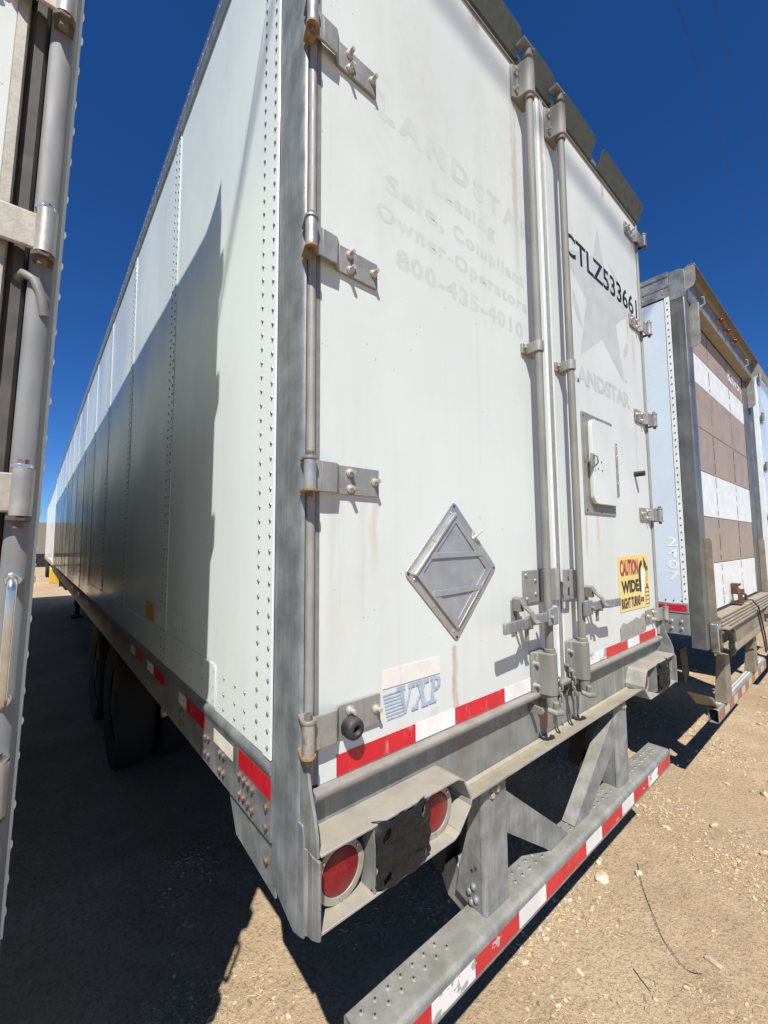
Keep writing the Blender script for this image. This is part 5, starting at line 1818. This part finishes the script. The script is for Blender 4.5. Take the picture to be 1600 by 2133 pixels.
# ================================================================== third trailer at the right picture edge
QX, QY = 6.10, -0.13
QT = thing('semi_trailer', 'white trailer at the right picture edge, mostly hidden by the striped-door trailer', 'trailer', (QX + 1.3, QY + 6, 0))
for k in range(9):
    side_panel(QY + 0.12 + 1.2192 * k, QY + 0.12 + 1.2192 * (k + 1) - 0.003, x=QX, z0=1.2, z1=3.95, ny=3, nz=4, parent=QT, mat='bluewhite', seed=70 + k)
MB().box(QX, QX + 0.06, QY, QY + 0.118, 0.95, 4.05).build('corner_post', 'strip', QT, bevel=0.003)
MB().box(QX + 0.061, QX + 2.5, QY + 0.004, QY + 0.05, 1.2, 3.9).build('rear_door', 'bluewhite', QT)
MB().box(QX + 2.501, QX + 2.56, QY, QY + 0.118, 0.95, 4.05).build('corner_post', 'strip', QT)
MB().box(QX + 0.061, QX + 2.5, QY, QY + 0.118, 3.901, 4.05).build('rear_header', 'tanguard', QT)
MB().box(QX - 0.006, QX + 0.03, QY + 0.119, QY + 11, 3.951, 4.05).build('top_rail', 'alu', QT)
MB().box(QX - 0.006, QX + 0.03, QY + 0.119, QY + 11, 1.02, 1.199).build('bottom_rail', 'alu', QT)
MB().box(QX + 0.031, QX + 2.56, QY + 0.119, QY + 11, 4.0, 4.03).build('roof', 'alu', QT)
MB().box(QX + 2.54, QX + 2.56, QY + 0.119, QY + 11, 1.02, 3.99).build('side_wall', 'bluewhite', QT)
MB().box(QX + 0.031, QX + 2.539, QY + 0.119, QY + 11, 1.05, 1.15).build('floor', 'under', QT)
MB().box(QX + 0.061, QX + 2.5, QY, QY + 0.1, 1.0, 1.199).build('rear_sill', 'tanguard', QT)
MB().box(QX + 0.2, QX + 2.36, QY - 0.02, QY + 0.08, 0.5, 0.6).build('rear_bumper', 'galvdust', QT)
for u in (0.5, 1.9):
    MB().box(QX + u, QX + u + 0.1, QY + 0.02, QY + 0.06, 0.6005, 0.9995).build('guard_upright', 'galvdust', QT)
for zc in (1.5, 2.1, 2.7, 3.3, 3.78):
    mb = MB()
    mb.fold([(QX + 0.0, QY - 0.03), (QX + 0.06, QY - 0.03), (QX + 0.08, QY - 0.004), (QX + 0.25, QY - 0.004)], 0.007, 'z', zc - 0.036, zc + 0.036)
    mb.cyl((QX + 0.0, QY - 0.035, zc - 0.05), (QX + 0.0, QY - 0.035, zc + 0.05), 0.015, n=14)
    mb.build('hinge', 'strap', QT)
for yc in (3.0, 4.3):
    for u0 in (0.04, 2.26):
        mb = MB()
        mb.cyl((QX + u0, yc, 0.5), (QX + u0 + 0.26, yc, 0.5), 0.5, n=32)
        mb.build('wheel', 'tyre', QT, bevel=0.03)

# ================================================================== trailer beyond the gap, far left
FX, FY = 0.10, 20.2
FT = thing('semi_trailer', 'distant white trailer seen through the gap between the two nearest trailers', 'trailer', (FX + 1.3, FY + 7, 0))
for k in range(11):
    side_panel(FY + 1.2192 * k, FY + 1.2192 * (k + 1) - 0.012, x=FX, z0=1.2, z1=4.2, ny=2, nz=3, parent=FT, seed=90 + k)
    MB().box(FX - 0.006, FX - 0.001, FY + 1.2192 * k - 0.03, FY + 1.2192 * k + 0.03, 1.2, 4.2).build('seam_strip', 'strip', FT)
MB().box(FX - 0.006, FX + 0.03, FY, FY + 13.4, 4.201, 4.3).build('top_rail', 'alu', FT)
MB().box(FX - 0.006, FX + 0.03, FY, FY + 13.4, 1.05, 1.199).build('bottom_rail', 'alu', FT)
MB().box(FX + 0.031, FX + 2.59, FY - 0.03, FY + 13.4, 4.22, 4.28).build('roof', 'alu', FT)
MB().box(FX, FX + 2.59, FY - 0.06, FY - 0.031, 1.1, 4.3).build('front_wall', 'side', FT)
MB().box(FX + 0.031, FX + 2.59, FY - 0.03, FY + 13.4, 1.06, 1.15).build('floor', 'under', FT)
for x0 in (0.36, 2.1):
    MB().box(FX + x0, FX + x0 + 0.14, FY + 2.8, FY + 2.94, 0.0, 1.059).build('landing_leg', 'under', FT)
for yc in (10.6, 11.9):
    for u0 in (0.04, 2.26):
        mb = MB()
        mb.cyl((FX + u0, FY + yc, 0.5), (FX + u0 + 0.26, FY + yc, 0.5), 0.5, n=32)
        mb.build('wheel', 'tyre', FT, bevel=0.03)
mb = MB()
mb.prism([(25.3, 0.0), (25.3, 0.72), (25.42, 0.84), (26.2, 0.84), (26.32, 0.72), (26.32, 0.0)], 'x', 0.18, 1.3)
yblk = mb.build('concrete_block', 'yellow2', None, bevel=0.03)
tag(yblk, 'yellow painted block on the ground below the distant trailer', 'block')

# a trailer parked crosswise far down the gap, and low hills on the horizon
CT = thing('semi_trailer', 'small far trailer parked crosswise at the end of the gap', 'trailer', (-2.0, 48.0, 0))
MB().box(-9.0, 4.5, 47.0, 49.5, 1.15, 4.0).build('body', 'tanguard', CT, bevel=0.03)
MB().box(-8.9, 4.4, 47.1, 49.4, 0.85, 1.149).build('chassis', 'under', CT)
for xw in (-7.8, -6.5, 0.2, 1.5, 3.6):
    MB().cyl((xw, 47.0, 0.5), (xw, 49.5, 0.5), 0.5, n=24).build('wheel', 'tyre', CT)
MB().box(-9.0, 4.5, 46.985, 46.998, 0.95, 1.1).build('side_rail', 'under', CT)
hv, hf = [], []
nh = 60
for i in range(nh + 1):
    a = -700 + 1400 * i / nh
    hh = 16 + 9 * mnoise.noise(Vector((a * 0.006, 2.0, 0.0))) + 4 * mnoise.noise(Vector((a * 0.03, 5.0, 0.0)))
    hv += [(a, 520, -1), (a, 640, hh), (a, 760, -1)]
for i in range(nh):
    for k in range(2):
        hf.append((i * 3 + k, (i + 1) * 3 + k, (i + 1) * 3 + k + 1, i * 3 + k + 1))
hm = bpy.data.meshes.new('hills')
hm.from_pydata(hv, [], hf)
hm.materials.append(M['hill'])
for p in hm.polygons:
    p.use_smooth = True
place('hills', hm, (0, 0, 0), kind='structure')

# ================================================================== overhead cables
def cable(name, a, b, rad, label, n=24, sag=0.0):
    a, b = Vector(a), Vector(b)
    mb = MB()
    pts = [a.lerp(b, i / n) - Vector((0, 0, sag * 4 * (i / n) * (1 - i / n))) for i in range(n + 1)]
    mb.tube(pts, rad, 8)
    o = mb.build(name, 'wire', None, ang=60)
    return tag(o, label, 'cable', 'overhead cables')


P, D = Vector((3.413, -0.149, 6.348)), Vector((0.937, 0.076, 0.342))
cable('overhead_cable', P - D * 9.0, P + D * 30.0, 0.0028, 'thin dark cable rising across the blue sky, left of the two')
P, D = Vector((4.465, -0.247, 7.151)), Vector((0.923, 0.056, 0.381))
cable('overhead_cable', P - D * 12.0, P + D * 30.0, 0.0028, 'thin dark cable in the blue sky nearest the right picture edge')
# power line above and behind the viewer; only its soft shadow shows along the top of the rear doors
Q0 = Vector((1.45, 0.0, 3.838)) - LD * 9.5
cable('overhead_cable', Q0 - Vector((1, 0, -0.043)) * 14, Q0 + Vector((1, 0, -0.043)) * 14, 0.021, 'power line behind the viewer whose soft shadow crosses the door tops')


# ================================================================== loose things on the ground
def rock(name, x, y, rx, ry, rz, seed, mat='stone', sub=2, rot=0.0, ang=35):
    bm = bmesh.new()
    bmesh.ops.create_icosphere(bm, subdivisions=sub, radius=1.0)
    for v in bm.verts:
        n = 1 + 0.35 * mnoise.noise(v.co * 1.3 + Vector((seed, 0, 0))) + 0.12 * mnoise.noise(v.co * 3.5 + Vector((0, seed, 0)))
        c = v.co * n
        a, b = c.x * rx, c.y * ry
        v.co = Vector((a * math.cos(rot) - b * math.sin(rot), a * math.sin(rot) + b * math.cos(rot), c.z * rz))
    me = bpy.data.meshes.new(name)
    bm.to_mesh(me)
    bm.free()
    me.materials.append(M[mat])
    for p in me.polygons:
        p.use_smooth = True
    me.set_sharp_from_angle(angle=R_(ang))
    return place(name, me, (x, y, ground_h(x, y) + rz * 0.55))


tag(rock('stone', 1.914, 0.137, 0.045, 0.030, 0.016, 1.0, sub=3), 'largest flat pale stone beside the bumper shadow', 'stone')
tag(rock('stone', 2.10, 0.02, 0.020, 0.016, 0.013, 2.0, sub=3), 'small pale stone right of the largest flat stone', 'stone')
tag(rock('stone', 2.02, 0.20, 0.018, 0.013, 0.011, 3.0, sub=3), 'small pale stone between the bumper shadow and the thin wire', 'stone')
def slab(name, mat, pts, z0, z1, label, cat, bev=0.0):
    gh_ = max(ground_h(x_, y_) for x_, y_ in pts)
    return tag(MB().prism(pts, 'z', gh_ + z0, gh_ + z1).build(name, mat, None, bevel=bev), label, cat)


slab('wood_scrap', 'wood', [(1.798, -0.334), (1.824, -0.343), (1.807, -0.402), (1.785, -0.392)], -0.002, 0.010, 'short pale wood scrap lying on the dirt at lower right', 'wood scrap', 0.001)
slab('paper_scrap', 'straw', [(1.323, 0.005), (1.336, -0.001), (1.328, -0.031), (1.315, -0.024)], 0.0, 0.003, 'tiny yellowish scrap lying on the dirt left of the wood scrap', 'scrap')
WP = [(2.184, 0.055), (2.027, -0.019), (1.875, -0.114), (1.759, -0.195), (1.683, -0.287), (1.712, -0.353)]
wp = []
for i in range(len(WP) - 1):
    p0, p1, p2, p3 = (Vector(WP[max(0, min(len(WP) - 1, i + k))]) for k in (-1, 0, 1, 2))
    for k in range(6):
        t = k / 6
        q = 0.5 * ((2 * p1) + (p2 - p0) * t + (2 * p0 - 5 * p1 + 4 * p2 - p3) * t * t + (3 * p1 - p0 - 3 * p2 + p3) * t ** 3)
        wp.append((q.x, q.y, ground_h(q.x, q.y) + 0.004 + 0.008 * math.sin((i + t) * 2.1) ** 2))
mb = MB()
mb.tube(wp, 0.0013, 6)
tag(mb.build('loose_wire', 'wire', None, ang=60), 'thin dark wire lying in a curve across the dirt', 'wire')
mb = MB()
mb.tube([(x, y, ground_h(x, y) + 0.004) for x, y in [(1.513, -0.152), (1.488, -0.193), (1.466, -0.23)]], [0.0022, 0.0018, 0.0012], 6)
tag(mb.build('twig', 'bark', None), 'short dark twig on the dirt left of the wood scrap', 'twig')

# gravel: thousands of small stones
rnd = random.Random(5)
ico_v, ico_f = [], []
bm = bmesh.new()
bmesh.ops.create_icosphere(bm, subdivisions=1, radius=1.0)
ico_v = [v.co.copy() for v in bm.verts]
ico_f = [tuple(v.index for v in f.verts) for f in bm.faces]
bm.free()


def gravel(name, n, sampler, rmin, rmax, mat, flat=0.55):
    V, F = [], []
    for _ in range(n):
        x, y = sampler()
        r = rmin * (rmax / rmin) ** (rnd.random() ** 2.6)
        a = rnd.uniform(0, 6.28)
        ca, sa = math.cos(a), math.sin(a)
        ex, ey, ez = r * rnd.uniform(0.8, 1.5), r * rnd.uniform(0.6, 1.0), r * rnd.uniform(0.35, 0.75) * flat / 0.55
        o = len(V)
        z0 = ground_h(x, y) + ez * rnd.uniform(0.05, 0.6)
        sd = rnd.uniform(0, 99)
        for c in ico_v:
            k = 1 + 0.45 * mnoise.noise(c * 1.4 + Vector((sd, sd, 0)))
            px_, py_ = c.x * ex * k, c.y * ey * k
            V.append((x + px_ * ca - py_ * sa, y + px_ * sa + py_ * ca, z0 + c.z * ez * k))
        F += [(a_ + o, b_ + o, c_ + o) for a_, b_, c_ in ico_f]
    me = bpy.data.meshes.new(name)
    me.from_pydata(V, [], F)
    me.materials.append(M[mat])
    o = place(name, me, (0, 0, 0), kind='stuff')
    return o


def samp_near():
    while True:
        x, y = rnd.uniform(-0.7, 5.5), rnd.uniform(-1.1, 1.9)
        d = mnoise.noise(Vector((x * 1.6, y * 1.6, 5.5))) + 0.5 * mnoise.noise(Vector((x * 5, y * 5, 2.5)))
        if rnd.random() < 0.16 + 1.25 * d:
            return x, y


g1 = gravel('gravel', 22000, samp_near, 0.0016, 0.012, 'dirt_pebble')
g1['label'] = 'fine tan gravel strewn over the dirt'
g2 = gravel('gravel', 5200, samp_near, 0.0016, 0.0125, 'stone')
g4 = gravel('gravel', 7000, samp_near, 0.0016, 0.009, 'clod')
g4['label'] = 'brown soil crumbs strewn over the dirt'
g2['label'] = 'pale limestone chips strewn over the dirt'


def samp_far():
    return rnd.uniform(2.5, 12), rnd.uniform(-1.0, 3.0)


g3 = gravel('gravel', 2200, samp_far, 0.006, 0.028, 'dirt_pebble')
g3['label'] = 'coarser gravel on the dirt below the striped-door trailer'
# straw and chaff
V, F = [], []
for _ in range(6500):
    x, y = samp_near()
    ln = rnd.uniform(0.006, 0.032)
    if rnd.random() < 0.05:
        ln *= 2.2
    a = rnd.uniform(0, 6.28)
    r = rnd.uniform(0.0006, 0.0014)
    z = ground_h(x, y) + 0.0015
    dx, dy = math.cos(a) * ln, math.sin(a) * ln
    px_, py_ = -math.sin(a) * r, math.cos(a) * r
    t1, t2 = rnd.uniform(0, 0.006), rnd.uniform(0, 0.006)
    o = len(V)
    V += [(x + px_, y + py_, z + t1), (x - px_, y - py_, z + t1), (x, y, z + t1 + 1.6 * r),
          (x + dx + px_, y + dy + py_, z + t2), (x + dx - px_, y + dy - py_, z + t2), (x + dx, y + dy, z + t2 + 1.6 * r)]
    F += [(o, o + 1, o + 2), (o + 3, o + 5, o + 4), (o, o + 3, o + 4, o + 1), (o + 1, o + 4, o + 5, o + 2), (o + 2, o + 5, o + 3, o)]
me = bpy.data.meshes.new('straw')
me.from_pydata(V, [], F)
me.materials.append(M['straw'])
st = place('straw', me, (0, 0, 0), kind='stuff')
st['label'] = 'bits of dry straw and chaff on the dirt'
